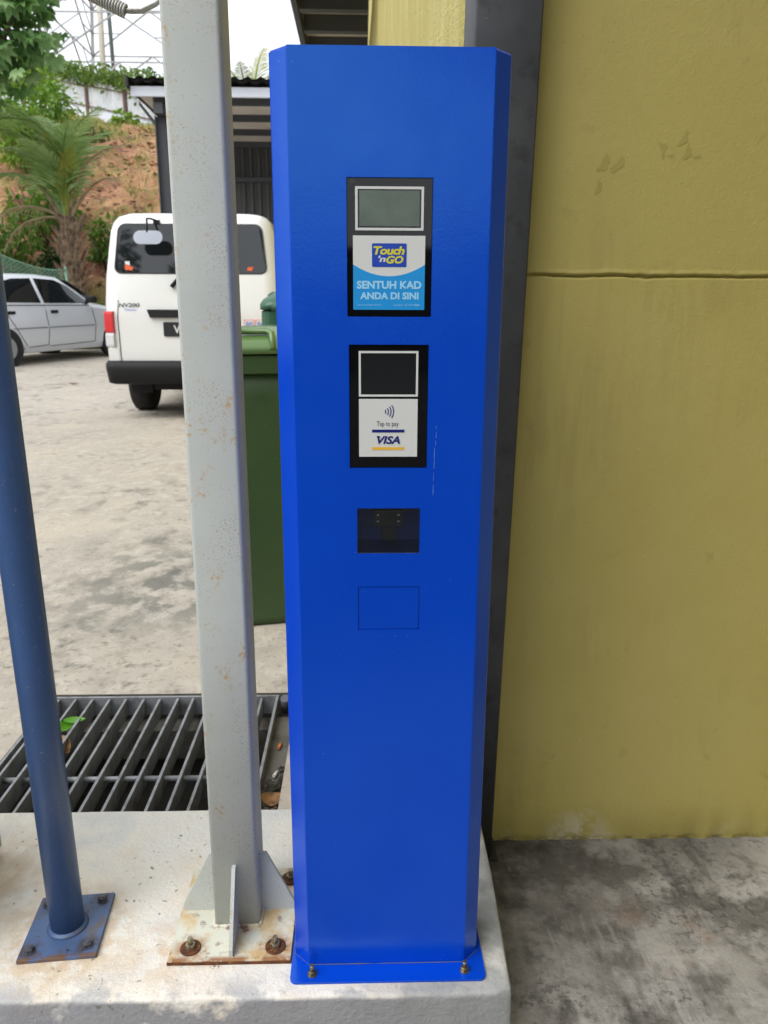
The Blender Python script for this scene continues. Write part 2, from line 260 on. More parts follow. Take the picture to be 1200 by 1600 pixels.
# ------------------------------------------------------------------ mesh helpers
class MB:
    def __init__(s): s.v = []; s.f = []; s.sm = []
    def add(s, vs, fs, smooth=False):
        n = len(s.v); s.v += [Vector(v) for v in vs]
        for f in fs: s.f.append([i+n for i in f]); s.sm.append(smooth)
        return s
    def box(s, x0, x1, y0, y1, z0, z1, bev=0.):
        if bev <= 0:
            vs = [(x, y, z) for z in (z0, z1) for y in (y0, y1) for x in (x0, x1)]
            return s.add(vs, [(0, 2, 3, 1), (4, 5, 7, 6), (0, 1, 5, 4), (2, 6, 7, 3), (0, 4, 6, 2), (1, 3, 7, 5)])
        b = bev; rings = []
        def ring(z, e):
            return [(x0+e+b, y0+e, z), (x1-e-b, y0+e, z), (x1-e, y0+e+b, z), (x1-e, y1-e-b, z), (x1-e-b, y1-e, z), (x0+e+b, y1-e, z), (x0+e, y1-e-b, z), (x0+e, y0+e+b, z)]
        return s.loft([ring(z0, b*.6), ring(z0+b, 0), ring(z1-b, 0), ring(z1, b*.6)], smooth=False)
    def loft(s, rings, smooth=True, cap=True, closed=True):
        n = len(rings[0]); vs = [p for r in rings for p in r]; fs = []
        for i in range(len(rings)-1):
            for j in range(n if closed else n-1):
                k = (j+1) % n; fs.append((i*n+j, i*n+k, (i+1)*n+k, (i+1)*n+j))
        s.add(vs, fs, smooth)
        if cap and closed:
            b = len(s.v)-len(vs)
            s.f.append([b+j for j in range(n-1, -1, -1)]); s.sm.append(False)
            s.f.append([b+(len(rings)-1)*n+j for j in range(n)]); s.sm.append(False)
        return s
    def tube(s, pts, r, n=8, smooth=True, cap=True):
        pts = [Vector(p) for p in pts]; rr = r if isinstance(r, (list, tuple)) else [r]*len(pts)
        rings = []; t0 = (pts[1]-pts[0]).normalized(); a = t0.orthogonal().normalized(); prev = t0
        for i, p in enumerate(pts):
            t = (pts[min(i+1, len(pts)-1)]-pts[max(i-1, 0)]).normalized()
            q = prev.rotation_difference(t); a = (q @ a); a = (a-t*a.dot(t)).normalized(); prev = t; b = t.cross(a)
            rings.append([p+(a*cos(2*pi*k/n)+b*sin(2*pi*k/n))*rr[i] for k in range(n)])
        return s.loft(rings, smooth, cap)
    def cyl(s, c, r, h, axis='z', n=16, smooth=True):
        c = Vector(c); d = {'x': Vector((1, 0, 0)), 'y': Vector((0, 1, 0)), 'z': Vector((0, 0, 1))}[axis]
        return s.tube([c, c+d*h], r, n, smooth)
    def prism(s, poly, d, flip=False):
        n = len(poly); d = Vector(d); a = [Vector(p) for p in poly]
        return s.loft([a, [p+d for p in a]], False)
    def lathe(s, prof, c=(0, 0, 0), n=16, smooth=True):
        c = Vector(c)
        return s.loft([[c+Vector((r*cos(2*pi*k/n), r*sin(2*pi*k/n), z)) for k in range(n)] for r, z in prof], smooth)
    def hexnut(s, c, r, h):
        return s.add([], []) if r <= 0 else s.loft([[Vector(c)+Vector((q*cos(pi/3*k+.3), q*sin(pi/3*k+.3), z)) for k in range(6)] for q, z in ((r, 0), (r, h*.8), (r*.86, h))], False)
    def mesh(s, name):
        m = bpy.data.meshes.new(name); m.from_pydata([tuple(v) for v in s.v], [], s.f); m.polygons.foreach_set('use_smooth', s.sm); m.update(); return m
    def build(s, name, mat, parent=None, world=True, data_only=False):
        if parent is not None and world:
            off = wloc(parent); s.v = [v-off for v in s.v]
        me = s.mesh(name); me.materials.append(MATS[mat])
        o = bpy.data.objects.new(name, me); COL.objects.link(o)
        if parent is not None: o.parent = parent
        return o
def wloc(o):
    v = Vector((0, 0, 0))
    while o is not None: v += o.location; o = o.parent
    return v
def thing(name, label, cat, loc=(0, 0, 0), rz=0, group=None):
    o = bpy.data.objects.new(name, None); COL.objects.link(o); o.location = loc; o.rotation_euler = (0, 0, rz); o.empty_display_size = .1
    return tag(o, label, cat, group)
def tag(o, label, cat, group=None):
    o['label'] = label; o['category'] = cat
    if group: o['group'] = group
    return o
def struct(o): o['kind'] = 'structure'; return o
def stuff(o): o['kind'] = 'stuff'; return o
def inst(src_mesh, name, parent, loc, quat=None, sc=1.):
    o = bpy.data.objects.new(name, src_mesh); COL.objects.link(o); o.parent = parent; o.location = loc
    if quat is not None: o.rotation_mode = 'QUATERNION'; o.rotation_quaternion = quat
    o.scale = (sc, sc, sc) if isinstance(sc, (int, float)) else sc
    return o
def text_mb(txt, x0, x1, z0, z1, y, shear=0., bold=0., depth=.0, keep=False, spacing=1.):
    """lettering that faces -Y, fitted to a rectangle"""
    c = bpy.data.curves.new('lettering', 'FONT'); c.body = txt; c.shear = shear; c.offset = bold; c.space_character = spacing; c.resolution_u = 3
    o = bpy.data.objects.new('lettering', c); COL.objects.link(o)
    dg = bpy.context.evaluated_depsgraph_get(); me = bpy.data.meshes.new_from_object(o.evaluated_get(dg))
    bpy.data.objects.remove(o)
    vs = [v.co.copy() for v in me.vertices]; fs = [list(p.vertices) for p in me.polygons]
    ax, bx_ = min(v.x for v in vs), max(v.x for v in vs); ay, by = min(v.y for v in vs), max(v.y for v in vs)
    b = MB(); b.add([(x0+(v.x-ax)/(bx_-ax)*(x1-x0), y, z0+(v.y-ay)/(by-ay)*(z1-z0)) for v in vs], fs)
    bpy.data.meshes.remove(me)
    return b
def rrect(x0, x1, z0, z1, r, n=4):
    out = []
    for cx, cz, a0 in ((x1-r, z0+r, -pi/2), (x1-r, z1-r, 0), (x0+r, z1-r, pi/2), (x0+r, z0+r, pi)):
        for k in range(n+1): a = a0+pi/2*k/n; out.append((cx+r*cos(a), cz+r*sin(a)))
    return out
def slab_xz(b, poly, y0, y1):       # polygon in x,z (counter-clockwise seen from -Y), thickness y0..y1
    n = len(poly); vs = [(x, y0, z) for x, z in poly]+[(x, y1, z) for x, z in poly]
    fs = [list(range(n)), list(range(2*n-1, n-1, -1))]+[(j, j+n, (j+1) % n+n, (j+1) % n) for j in range(n)]
    return b.add(vs, fs)
def frame_xz(b, x0, x1, z0, z1, t, y0, y1):
    for a in ((x0, x1, z0, z0+t), (x0, x1, z1-t, z1), (x0, x0+t, z0+t, z1-t), (x1-t, x1, z0+t, z1-t)): b.box(a[0], a[1], y0, y1, a[2], a[3])
    return b
def fr(x, y, z, o=6, s=1.): return noise.fractal(Vector((x, y, z))*s, 1., 2., o)
def sstep(a, b, x):
    t = max(0, min(1, (x-a)/(b-a))); return t*t*(3-2*t)

# ------------------------------------------------------------------ the ground, kerb, slope
def gz(y): return max(0., .028*(y-8.5)) if y < 30 else .602
HX0, HX1, HY0, HY1 = -.862, -.185, 1.412, 1.972       # the drain opening
b = MB(); xs = [-300, -60, -20, -8, -3, HX0, HX1, .15, 1, 4, 20, 60, 300]; ys = [HY0, HY1, 4, 8.5, 14, 20, 30, 60, 150, 700]
vs = [(x, y, gz(y)) for y in ys for x in xs]; n = len(xs); fs = []
for j in range(len(ys)-1):
    for i in range(n-1):
        if j == 0 and (xs[i] == HX0 or xs[i] >= .15): continue
        fs.append((j*n+i, j*n+i+1, (j+1)*n+i+1, (j+1)*n+i))
b.add(vs, fs); struct(b.build('car_park_concrete', 'rear_concrete'))
b = MB(); LZ = -.10
b.add([(-300, -400, LZ), (300, -400, LZ), (300, 1.40, LZ), (.2, 1.40, LZ), (-300, 1.40, LZ)], [(0, 1, 2, 3, 4)])
b.add([(.2, 1.40, LZ), (300, 1.40, LZ), (300, 1.49, LZ), (.2, 1.49, LZ)], [(0, 1, 2, 3)])
struct(b.build('drive_lane', 'lane_concrete'))
b = MB(); b.add([(-300, -13.9, LZ+.004), (300, -13.9, LZ+.004), (300, -.40, LZ+.004), (-300, -.40, LZ+.004)], [(0, 1, 2, 3)]); struct(b.build('reflection_sheet', 'dark_sheet'))  # unseen dark sheet added behind the camera to darken reflections
# drain pit under the grate
b = MB(); px0, px1, py0, py1, pz = HX0, HX1, HY0-.05, HY1, -.42
b.add([(px0, py0, 0), (px1, py0, 0), (px1, py1, 0), (px0, py1, 0), (px0, py0, pz), (px1, py0, pz), (px1, py1, pz), (px0, py1, pz)],
      [(0, 4, 5, 1), (1, 5, 6, 2), (2, 6, 7, 3), (3, 7, 4, 0)])
b.box(px0, px1-.004, py1-.07, py1-.004, -.16, -.075); b.box(px1-.055, px1-.004, py0+.004, py1-.08, -.12, -.030)
pit = struct(b.build('drain_pit', 'drain_concrete'))
b = MB(); b.add([(px0, py0, pz+.02), (px1, py0, pz+.02), (px1, py1, pz+.02), (px0, py1, pz+.02)], [(0, 1, 2, 3)])
b.build('silt', 'drain_silt', pit)
# kerb island
b = MB(); KZ = .03; rings = []
prof0 = [(1.41, -.16, 0), (1.41, .022, .3), (1.403, .03, .3), (1.2, .03, 0), (.985, .0302, .1), (.9545, .0300, .5), (.9490, .0285, 1.), (.9470, .0260, 1.), (.9464, .0205, .7), (.946, -.03, .3), (.945, -.16, 0)]
xk = [-4+.06*i for i in range(40)]; x = xk[-1]
while x < .205: x += .011; xk.append(x)
xk += [.216, .222, .225]
for i, x in enumerate(xk):
    e = 0 if i < len(xk)-3 else (0.0004, .0015, .004)[i-(len(xk)-3)]
    r = []
    for k, (y, z, j) in enumerate(prof0):
        d = fr(x*9, y*9, z*9)*.0035*j+fr(x*60, y*40, z*40)*.0012*j
        ch = 0.
        if x > .19 and y < .99 and z > 0: ch = (.006+.004*fr(x*50, 1, z*50))*sstep(.195, .225, x)*j
        yy = y+(d+ch if y < 1 else 0); zz = z-(d*.6+ch*.8 if z > 0 else 0)
        if z > 0: zz -= e*.55
        if y < 1.0: yy += e*.6
        r.append((x+.012*sstep(.95, 1.3, y)*(1 if x > 0 else 0)*sstep(.15, .22, x), yy, zz))
    rings.append(r)
b.loft(rings, smooth=True, cap=True)
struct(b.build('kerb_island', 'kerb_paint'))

PROFILE = [(-3, .1), (0, .28), (1, .75), (2.2, 1.55), (3.4, 2.9), (4.8, 4.05), (9, 5.9), (17, 8.25), (26.2, 10.2), (33.2, 12.65), (50, 15.0), (90, 16)]
def hz(x, y, rough=True):
    d = y-(17.7+3.2*sstep(-4.9, -3.4, x)+.5*fr(x*.5, 3, 1, 3))
    z = PROFILE[-1][1]
    for (a, za), (c, zc) in zip(PROFILE, PROFILE[1:]):
        if d < c: z = za+(zc-za)*max(0, (d-a)/(c-a)); break
    k = sstep(.3, 3.5, d)
    if rough: z += k*(.38*fr(x*.55, y*.55, 2, 5)+.30*abs(fr(x*1.6, y*.8, 5, 4))+.09*fr(x*3.2, y*3.2, 1, 4))*(1-.6*sstep(17, 26, d))
    return z if d > 0 else -.6*(-d)+.26 if d > -2 else -1.
b = MB(); xs = []; x = -80
while x < 60: xs.append(x); x += .16 if -16 < x < -1.5 else (.6 if -30 < x < 3 else 4)
ys = []; y = 15.4
while y < 140: ys.append(y); y += .16 if y < 26 else (.5 if y < 56 else 8)
n = len(xs)
b.add([(x, y, hz(x, y)) for y in ys for x in xs], [(j*n+i, j*n+i+1, (j+1)*n+i+1, (j+1)*n+i) for j in range(len(ys)-1) for i in range(n-1)], True)
struct(b.build('earth_slope', 'clay'))

# ------------------------------------------------------------------ drain grate
GR = thing('drain_grate', 'steel bar drain grate set in the concrete behind the kerb', 'drain grate', (-.52, 1.70, -.05))
b = MB(); b.box(HX0, HX1-.05, 1.950, 1.958, -.052, .001); b.box(HX0+.002, HX0+.009, 1.40, 1.949, -.052, .001); b.box(HX1-.058, HX1-.051, 1.40, 1.949, -.052, .001)
b.build('frame', 'grate_steel', GR)
bar = MB(); bar.box(-.0032, .0032, -.272, .272, -.046, 0)
bar_me = bar.mesh('bar'); bar_me.materials.append(MATS['grate_steel'])
i = 0; x = -.8395
while x < -.25:
    o = inst(bar_me, 'bar', GR, (x+.52, 1.676-1.70, .048+rnd.uniform(-.001, .001))); o.rotation_euler.z = rnd.uniform(-.008, .008); x += .0463
for yy in (1.598,):
    b = MB(); b.tube([(HX0+.01, yy, -.022), (HX1-.06, yy, -.022)], .0068, 10); b.build('cross_rod', 'grate_steel', GR)
# kerbside gutter strip right of the grate, dirty ledge, handled by pit; litter
def leaf_obj(name, mat, loc, ln, wd, rz, curl, label, cat, tilt=0., group=None):
    b = MB(); N = 8; vs = []; fs = []
    for i in range(N+1):
        t = i/N; ww = wd*.5*sin(pi*min(1, t*.96+.02))**.8*(1.15-.35*t); zz = curl*ln*(t-.5)**2*4*.25
        vs += [(ln*(t-.5), -ww, zz+abs(ww)*.35), (ln*(t-.5), 0, zz), (ln*(t-.5), ww, zz+abs(ww)*.35)]
    for i in range(N): fs += [(i*3, i*3+3, i*3+4, i*3+1), (i*3+1, i*3+4, i*3+5, i*3+2)]
    b.add(vs, fs, True); b.tube([(-ln*.5-ln*.18, 0, curl*ln*.25), (-ln*.5, 0, curl*ln*.25)], ln*.012, 5)
    o = b.build(name, mat); o.location = loc; o.rotation_euler = (tilt, tilt*.4, rz)
    return tag(o, label, cat, group)
leaf_obj('leaf', 'fresh_leaf', (-.783, 1.815, -.012), .07, .034, 1.0, .5, 'fresh bright green leaf caught between the bars of the drain grate', 'leaf', .5)
leaf_obj('leaf', 'fresh_leaf', (-.758, 1.838, -.006), .055, .026, .3, .4, 'small green leaf lying over a bar of the drain grate', 'leaf', .2)
leaf_obj('leaf', 'dry_leaf', (-.752, 1.745, -.022), .075, .04, -.8, .4, 'wilted pale leaf wedged below the green leaves in the grate', 'leaf', .5)
leaf_obj('leaf', 'dry_leaf', (-4.0, 10.866, .075), .12, .07, .4, .6, 'single dry brown leaf lying on the open car park concrete', 'leaf')
def butt(loc, rz, mat, label):
    b = MB(); b.cyl((-.012, 0, 0), .0042, .024, 'x', 10); o = b.build('cigarette_butt', mat); o.location = loc; o.rotation_euler = (0, .15, rz); return tag(o, label, 'cigarette butt')
for k, (x_, y_, lab) in enumerate(((-.60, 1.88, 'brown leaf in the drain pit near its far wall'), (-.45, 1.80, 'brown leaf on the silt in the middle of the drain pit'), (-.70, 1.72, 'brown leaf on the silt below the green leaves'))):
    leaf_obj('leaf', 'dry_leaf', (x_, y_, pz+.028), .08, .045, k*1.3, .5, lab, 'leaf', .1)
butt((-.212, 1.738, -.025), 1.4, 'butt_orange', 'orange cigarette butt on the ledge beside the grate')
butt((-.209, 1.615, -.025), 1.3, 'butt_white', 'white cigarette butt on the ledge beside the grate')
butt((-.595, 1.935, -.07), 1.2, 'butt_orange', 'orange cigarette butt resting on the inner ledge under the grate')
b = MB()
for i in range(9):
    a = rnd.uniform(0, 6.28); c = Vector((-.206+rnd.uniform(-.014, .012), 1.56+rnd.uniform(-.05, .05), -.024+rnd.uniform(0, .01)))
    r = rnd.uniform(.012, .026); b.add([c+Vector((r*cos(a), r*1.4*sin(a), rnd.uniform(0, .01))), c+Vector((r*cos(a+2.1), r*1.4*sin(a+2.1), rnd.uniform(0, .012))), c+Vector((r*cos(a+4.1), r*1.4*sin(a+4.1), 0)), c+Vector((0, 0, .014))], [(0, 1, 3), (1, 2, 3), (2, 0, 3)])
tag(b.build('plastic_wrapper', 'plastic_film'), 'crumpled clear plastic wrapper on the ledge beside the grate', 'wrapper')
leaf_obj('leaf', 'dry_leaf', (-.207, 1.495, -.012), .06, .035, .5, 1.2, 'curled brown leaf on the ledge beside the grate end', 'leaf', .5)
b = MB()
for i in range(60):
    c = Vector((-.205+rnd.uniform(-.022, .017), 1.46+abs(rnd.gauss(0, .05)), -.026)); s_ = rnd.uniform(.003, .012); a = rnd.uniform(0, 6)
    b.add([c+Vector((s_*cos(a), s_*sin(a), 0)), c+Vector((s_*cos(a+2), s_*sin(a+2), s_*.5)), c+Vector((s_*cos(a+4.2), s_*sin(a+4.2), 0)), c+Vector((0, 0, s_))], [(0, 1, 3), (1, 2, 3), (2, 0, 3)])
stuff(tag(b.build('debris', 'litter_dark'), 'dark dirt and leaf crumbs on the ledge beside the grate', 'debris'))
b = MB(); b.cyl((0, 0, 0), .012, .06, 'z', 12); o = b.build('pipe_stub', 'bolt_grey'); o.location = (-.213, 1.925, -.03); o.rotation_euler = (.5, 0, 0)
tag(o, 'short grey pipe stub at the far corner of the drain ledge', 'pipe')

# ------------------------------------------------------------------ blue payment kiosk
KX0, KX1, KY, CW, CDp, KT, KB = -.0875, .1570, 1.0025, .0231, .022, 1.3323, .034
KK = thing('payment_kiosk', 'tall bright blue metal payment kiosk bolted to the kerb', 'payment kiosk', (.035, 1.05, KZ))
HOLES = [(-.0190, .0865, 1.0265, 1.1900), (-.0175, .0845, .8320, .9920), (-.0080, .0765, .7130, .7770), (-.0075, .0775, .6020, .6655)]
b = MB(); KR = 1.105
xsb = sorted({KX0, KX1, *[h[0] for h in HOLES], *[h[1] for h in HOLES]}); zsb = sorted({KB, KT, *[h[2] for h in HOLES], *[h[3] for h in HOLES]})
n = len(xsb); vs = [(x, KY, z) for z in zsb for x in xsb]; fs = []
for j in range(len(zsb)-1):
    for i in range(n-1):
        cx, cz = (xsb[i]+xsb[i+1])/2, (zsb[j]+zsb[j+1])/2
        if any(h[0] < cx < h[1] and h[2] < cz < h[3] for h in HOLES): continue
        fs.append((j*n+i, j*n+i+1, (j+1)*n+i+1, (j+1)*n+i))
b.add(vs, fs)
for (x0, x1, z0, z1) in HOLES:
    d = .004
    b.add([(x0, KY, z0), (x1, KY, z0), (x1, KY, z1), (x0, KY, z1), (x0, KY+d, z0), (x1, KY+d, z0), (x1, KY+d, z1), (x0, KY+d, z1)],
          [(0, 4, 5, 1), (1, 5, 6, 2), (2, 6, 7, 3), (3, 7, 4, 0)])
# rounded folded chamfers, sides, back and top
outl = [(KX1, KY), (KX1+.0015, KY+.0006), (KX1+CW-.001, KY+CDp-.0012), (KX1+CW, KY+CDp+.001), (KX1+CW, KR), (KX0-CW, KR), (KX0-CW, KY+CDp+.001), (KX0-CW+.001, KY+CDp-.0012), (KX0-.0015, KY+.0006), (KX0, KY)]
m = len(outl); vs = [(x, y, z) for z in (KB, KT-.003, KT) for x, y in outl]
vs = [(x if z < KT else x+(.035-x)*.012, y if z < KT else y+.002, z) for x, y, z in vs]
fs = [(r*m+i, r*m+i+1, (r+1)*m+i+1, (r+1)*m+i) for r in range(2) for i in range(m-1)]+[[2*m+i for i in range(m)]]
b.add(vs, fs)
b.add([(KX0, KY, KT), (KX1, KY, KT), (KX1+(.035-KX1)*.012, KY+.002, KT), (KX0+(.035-KX0)*.012, KY+.002, KT)], [(0, 1, 2, 3)])
b.build('housing', 'kiosk_blue', KK)
b = MB(); poly = [(x, y) for x, y in rrect(-.1155, .1885, .9685, 1.132, .010)]
b.loft([[(x, y, z) for x, y in poly] for z in (KZ+.0005, KZ+.0035, KZ+.0042)], False); b.build('base_plate', 'kiosk_blue', KK)
b = MB(); op = [(KX1+CW+.0004, KY+CDp+.04), (KX1+CW+.0004, KY+CDp), (KX1, KY-.0005), (KX0, KY-.0005), (KX0-CW-.0004, KY+CDp), (KX0-CW-.0004, KY+CDp+.04)]; dp = []
for (xa, ya), (xb, yb) in zip(op, op[1:]):
    for k in range(12): t = k/12; dp.append((xa+(xb-xa)*t, ya+(yb-ya)*t, KZ+.0044))
b.tube(dp, [.0006+.0007*fr(k*.7, 1, 1) for k in range(len(dp))], 5); b.build('dirt_line', 'dirt_tan', KK)
for (x, y) in ((-.0815, .984), (.1565, .986), (-.0815, 1.119), (.1565, 1.119)):
    b = MB(); z0 = KZ+.0042; b.lathe([(.0078, z0), (.0078, z0+.0015)], (x, y, 0), 16); b.hexnut((x, y, z0+.0015), .0062, .0055); b.tube([(x, y, z0+.006), (x, y, z0+.017)], .0034, 10); b.build('anchor_bolt', 'nickel', KK)
def plate_xz(name, mat, par, x0, x1, z0, z1, y0, y1, r=0.):
    b = MB(); slab_xz(b, rrect(x0, x1, z0, z1, r) if r else [(x0, z0), (x1, z0), (x1, z1), (x0, z1)], y0, y1); return b.build(name, mat, par)
e = .0006; YF = KY+.0022
# upper reader
x0, x1, z0, z1 = HOLES[0]; A = plate_xz('card_reader', 'black_glass', KK, x0+e, x1-e, z0+e, z1-e, YF, YF+.01)
b = MB(); frame_xz(b, -.0085, .0755, 1.1295, 1.180, .0030, YF-.0006, YF+.002); b.build('screen_frame', 'print_white', A)
plate_xz('screen', 'lcd_green', A, -.0035, .0705, 1.1345, 1.1755, YF-.0003, YF+.002)
plate_xz('label_card', 'print_white', A, -.0115, .0780, 1.0350, 1.1235, YF-.0003, YF+.001)
b = MB(); top = [(.0780-(.0895)*k/24, 1.0755+.014*((k/12-1)**2)) for k in range(25)]
slab_xz(b, [(-.0115, 1.0350), (.0780, 1.0350)]+top, YF-.0006, YF-.0004); b.build('label_field', 'print_cyan', A)
plate_xz('logo', 'print_blue', A, .0120, .0550, 1.0865, 1.1145, YF-.0006, YF-.0004, .0015)
TY = YF-.0008
text_mb('Touch', .0138, .0525, 1.1010, 1.1110, TY, .22, .035, spacing=.92).build('lettering', 'print_yellow', A)
text_mb("'n", .0200, .0292, 1.0925, 1.1000, TY, .22, .03).build('lettering', 'print_white', A)
text_mb('GO', .0298, .0512, 1.0905, 1.0998, TY, .22, .04).build('lettering', 'print_yellow', A)
text_mb('SENTUH KAD', -.0070, .0740, 1.0602, 1.0700, TY, 0, .04).build('lettering', 'print_pale', A)
text_mb('ANDA DI SINI', -.0030, .0705, 1.0475, 1.0563, TY, 0, .04).build('lettering', 'print_pale', A)
text_mb('www.touchngo.com.my', -.0065, .0240, 1.0394, 1.0422, TY).build('lettering', 'print_pale', A)
text_mb('Careline : 03 2714 8888', .0390, .0720, 1.0396, 1.0422, TY).build('lettering', 'print_pale', A)
b = MB(); b.lathe([(.0032, 0), (.0032, .0004)], n=14); o = b.build('sensor_ring', 'lcd_dark', A, world=False); o.location = Vector((-.0122, YF-.0001, 1.1858))-wloc(A); o.rotation_euler = (pi/2, 0, 0)
# lower reader
x0, x1, z0, z1 = HOLES[1]; A = plate_xz('card_reader', 'black_glass', KK, x0+e, x1-e, z0+e, z1-e, YF, YF+.01)
b = MB(); frame_xz(b, -.0050, .0715, .9260, .9840, .0027, YF-.0006, YF+.002); b.build('screen_frame', 'print_white', A)
plate_xz('screen', 'lcd_dark', A, -.0012, .0677, .9298, .9802, YF-.0003, YF+.002)
plate_xz('label_card', 'print_white', A, -.0050, .0715, .8470, .9230, YF-.0003, YF+.001)
b = MB()
for k in range(4):
    r0 = .0035+.0034*k; th = .0013; N = 8; a0 = .62
    o_ = [(.0268+r0*cos(a0*(2*i/N-1))-.001, .9066+r0*sin(a0*(2*i/N-1))) for i in range(N+1)]
    q_ = [(.0268+(r0+th)*cos(a0*(2*i/N-1))-.001, .9066+(r0+th)*sin(a0*(2*i/N-1))) for i in range(N+1)]
    for i in range(N): slab_xz(b, [o_[i], q_[i], q_[i+1], o_[i+1]], YF-.0006, YF-.0004)
b.build('contactless_symbol', 'print_navy', A)
text_mb('Tap to pay', .0182, .0468, .8858, .8940, TY).build('lettering', 'print_grey', A)
plate_xz('label_stripe', 'print_navy', A, .0120, .0545, .8792, .8830, YF-.0006, YF-.0004)
text_mb('VISA', .0185, .0490, .8640, .8745, TY, .25, .03).build('lettering', 'print_navy', A)
b = MB(); slab_xz(b, [(.0172, .8745), (.0230, .8722), (.0222, .8745)], TY, TY+.0002); b.build('letter_flick', 'print_navy', A)
plate_xz('label_stripe', 'print_gold', A, .0120, .0545, .8560, .8598, YF-.0006, YF-.0004)
# camera window
x0, x1, z0, z1 = HOLES[2]
b = MB(); b.add([(x0, KY+.004, z0), (x1, KY+.004, z0), (x1, KY+.004, z1), (x0, KY+.004, z1), (x0-.01, KY+.07, z0), (x1+.01, KY+.07, z0), (x1+.01, KY+.07, z1+.01), (x0-.01, KY+.07, z1+.01)],
    [(0, 4, 5, 1), (1, 5, 6, 2), (2, 6, 7, 3), (3, 7, 4, 0), (4, 7, 6, 5)])
A = b.build('scanner_window', 'kiosk_inside', KK)
b = MB(); slab_xz(b, rrect(.0140, .0555, .744, .7665, .0015), KY+.030, KY+.055); b.box(.026, .046, KY+.035, KY+.06, .722, .744); b.build('scanner_module', 'black_plastic', A)
b = MB(); frame_xz(b, .0145, .055, .7445, .766, .0008, KY+.0293, KY+.0302); b.build('module_trim', 'print_grey', A)
for xx in (.0205, .0490):
    for zz in (.7510, .7600):
        b = MB(); slab_xz(b, rrect(xx-.0014, xx+.0014, zz-.0011, zz+.0011, .0004, 2), KY+.0288, KY+.0295); b.build('led', 'led', A)
plate_xz('pane', 'clear_glass', A, x0+.0003, x1-.0003, z0+.0003, z1-.0003, KY+.0020, KY+.0035)
x0, x1, z0, z1 = HOLES[3]; e2 = .0009
A = plate_xz('blank_cover', 'kiosk_blue', KK, x0+e2, x1-e2, z0+e2, z1-e2, KY+.0008, KY+.006)
b = MB(); b.box(x0-.004, x1+.004, KY+.0041, KY+.0046, z0-.004, z1+.004); b.build('cover_backing', 'kiosk_inside', KK)
for (zz, ln, xx, ww) in ((.886, .004, .0962, .0005), (.876, .008, .0962, .0006), (.866, .007, .0958, .0007), (.853, .014, .0944, .0008), (.839, .016, .0943, .0007), (.82, .012, .0939, .0004), (.806, .008, .0936, .0006), (.8, .006, .0935, .0010), (.7955, .0015, .0934, .0009)):
    b = MB(); slab_xz(b, [(xx-ww*.5, zz-ln*.5), (xx+ww*.5, zz-ln*.45), (xx+ww*.6, zz+ln*.4), (xx, zz+ln*.5)], KY-.0002, KY+.0002); b.build('scratch', 'scratch', KK)

# ------------------------------------------------------------------ light grey gantry post with spring
GP = thing('steel_post', 'square light grey steel post with gussets on a rusty base plate', 'post', (-.2126, 1.118, KZ))
b = MB(); poly = rrect(-.2499, -.1753, 1.0803, 1.157, .006, 4)
b.loft([[(x, y, z) for x, y in poly] for z in (KZ+.009, .6, 1.2, 1.8, 2.4)], True); b.build('shaft', 'post_grey', GP)
b = MB(); b.box(-.3120, -.1170, 1.0095, 1.2180, KZ+.0005, KZ+.009, .0015); b.build('base_plate', 'post_plate', GP)
b = MB(); b.loft([[(x, y, z) for x, y in [(-.3128, 1.0087), (-.1162, 1.0087), (-.1162, 1.2188), (-.3128, 1.2188)]] for z in (KZ+.0003, KZ+.0055)], False); b.build('plate_edge', 'rust', GP)
GT = KZ+.009
for poly, d in (([(-.2499, 1.116, GT), (-.3085, 1.116, GT), (-.3085, 1.116, GT+.012), (-.2600, 1.116, GT+.112), (-.2499, 1.116, GT+.112)], (0, .006, 0)),
                ([(-.1753, 1.116, GT), (-.1185, 1.116, GT), (-.1185, 1.116, GT+.012), (-.1650, 1.116, GT+.112), (-.1753, 1.116, GT+.112)], (0, .006, 0)),
                ([(-.2155, 1.0803, GT), (-.2155, 1.0150, GT), (-.2155, 1.0150, GT+.012), (-.2155, 1.0720, GT+.118), (-.2155, 1.0803, GT+.118)], (.006, 0, 0)),
                ([(-.2155, 1.157, GT), (-.2155, 1.2140, GT), (-.2155, 1.2140, GT+.012), (-.2155, 1.167, GT+.100), (-.2155, 1.157, GT+.100)], (.006, 0, 0))):
    b = MB(); b.prism(poly, d); b.build('gusset', 'post_grey', GP)
b = MB()
for (a, c) in (((-.251, 1.079), (-.174, 1.079)), ((-.174, 1.079), (-.174, 1.158)), ((-.251, 1.079), (-.251, 1.158))):
    b.tube([(a[0]+(c[0]-a[0])*t/10, a[1]+(c[1]-a[1])*t/10, GT+.001) for t in range(11)], [.0035+.001*fr(t*3, a[0]*50, 1) for t in range(11)], 6)
b.build('weld_bead', 'post_plate', GP)
for (x, y) in ((-.2800, 1.034), (-.1440, 1.034), (-.2800, 1.190), (-.1330, 1.188)):
    b = MB(); b.lathe([(.0165, GT), (.0165, GT+.002), (.015, GT+.0026)], (x, y, 0), 20); A = b.build('washer', 'rust', GP)
    b = MB(); b.hexnut((x, y, GT+.0026), .0085, .007); b.tube([(x, y, GT+.009), (x, y, GT+.020)], .0042, 10); b.build('anchor_bolt', 'bolt_zinc', A)
SP = thing('coil_spring', 'grey steel coil spring hooked to the top of the square post', 'spring', (-.300, 1.118, 1.40))
p0 = Vector((-.430, 1.118, 1.462)); p1 = Vector((-.3005, 1.118, 1.402)); ax = (p1-p0); ln = ax.length; ax.normalize(); q = Vector((0, 0, 1)).rotation_difference(ax)
b = MB(); turns = 40; N = turns*12
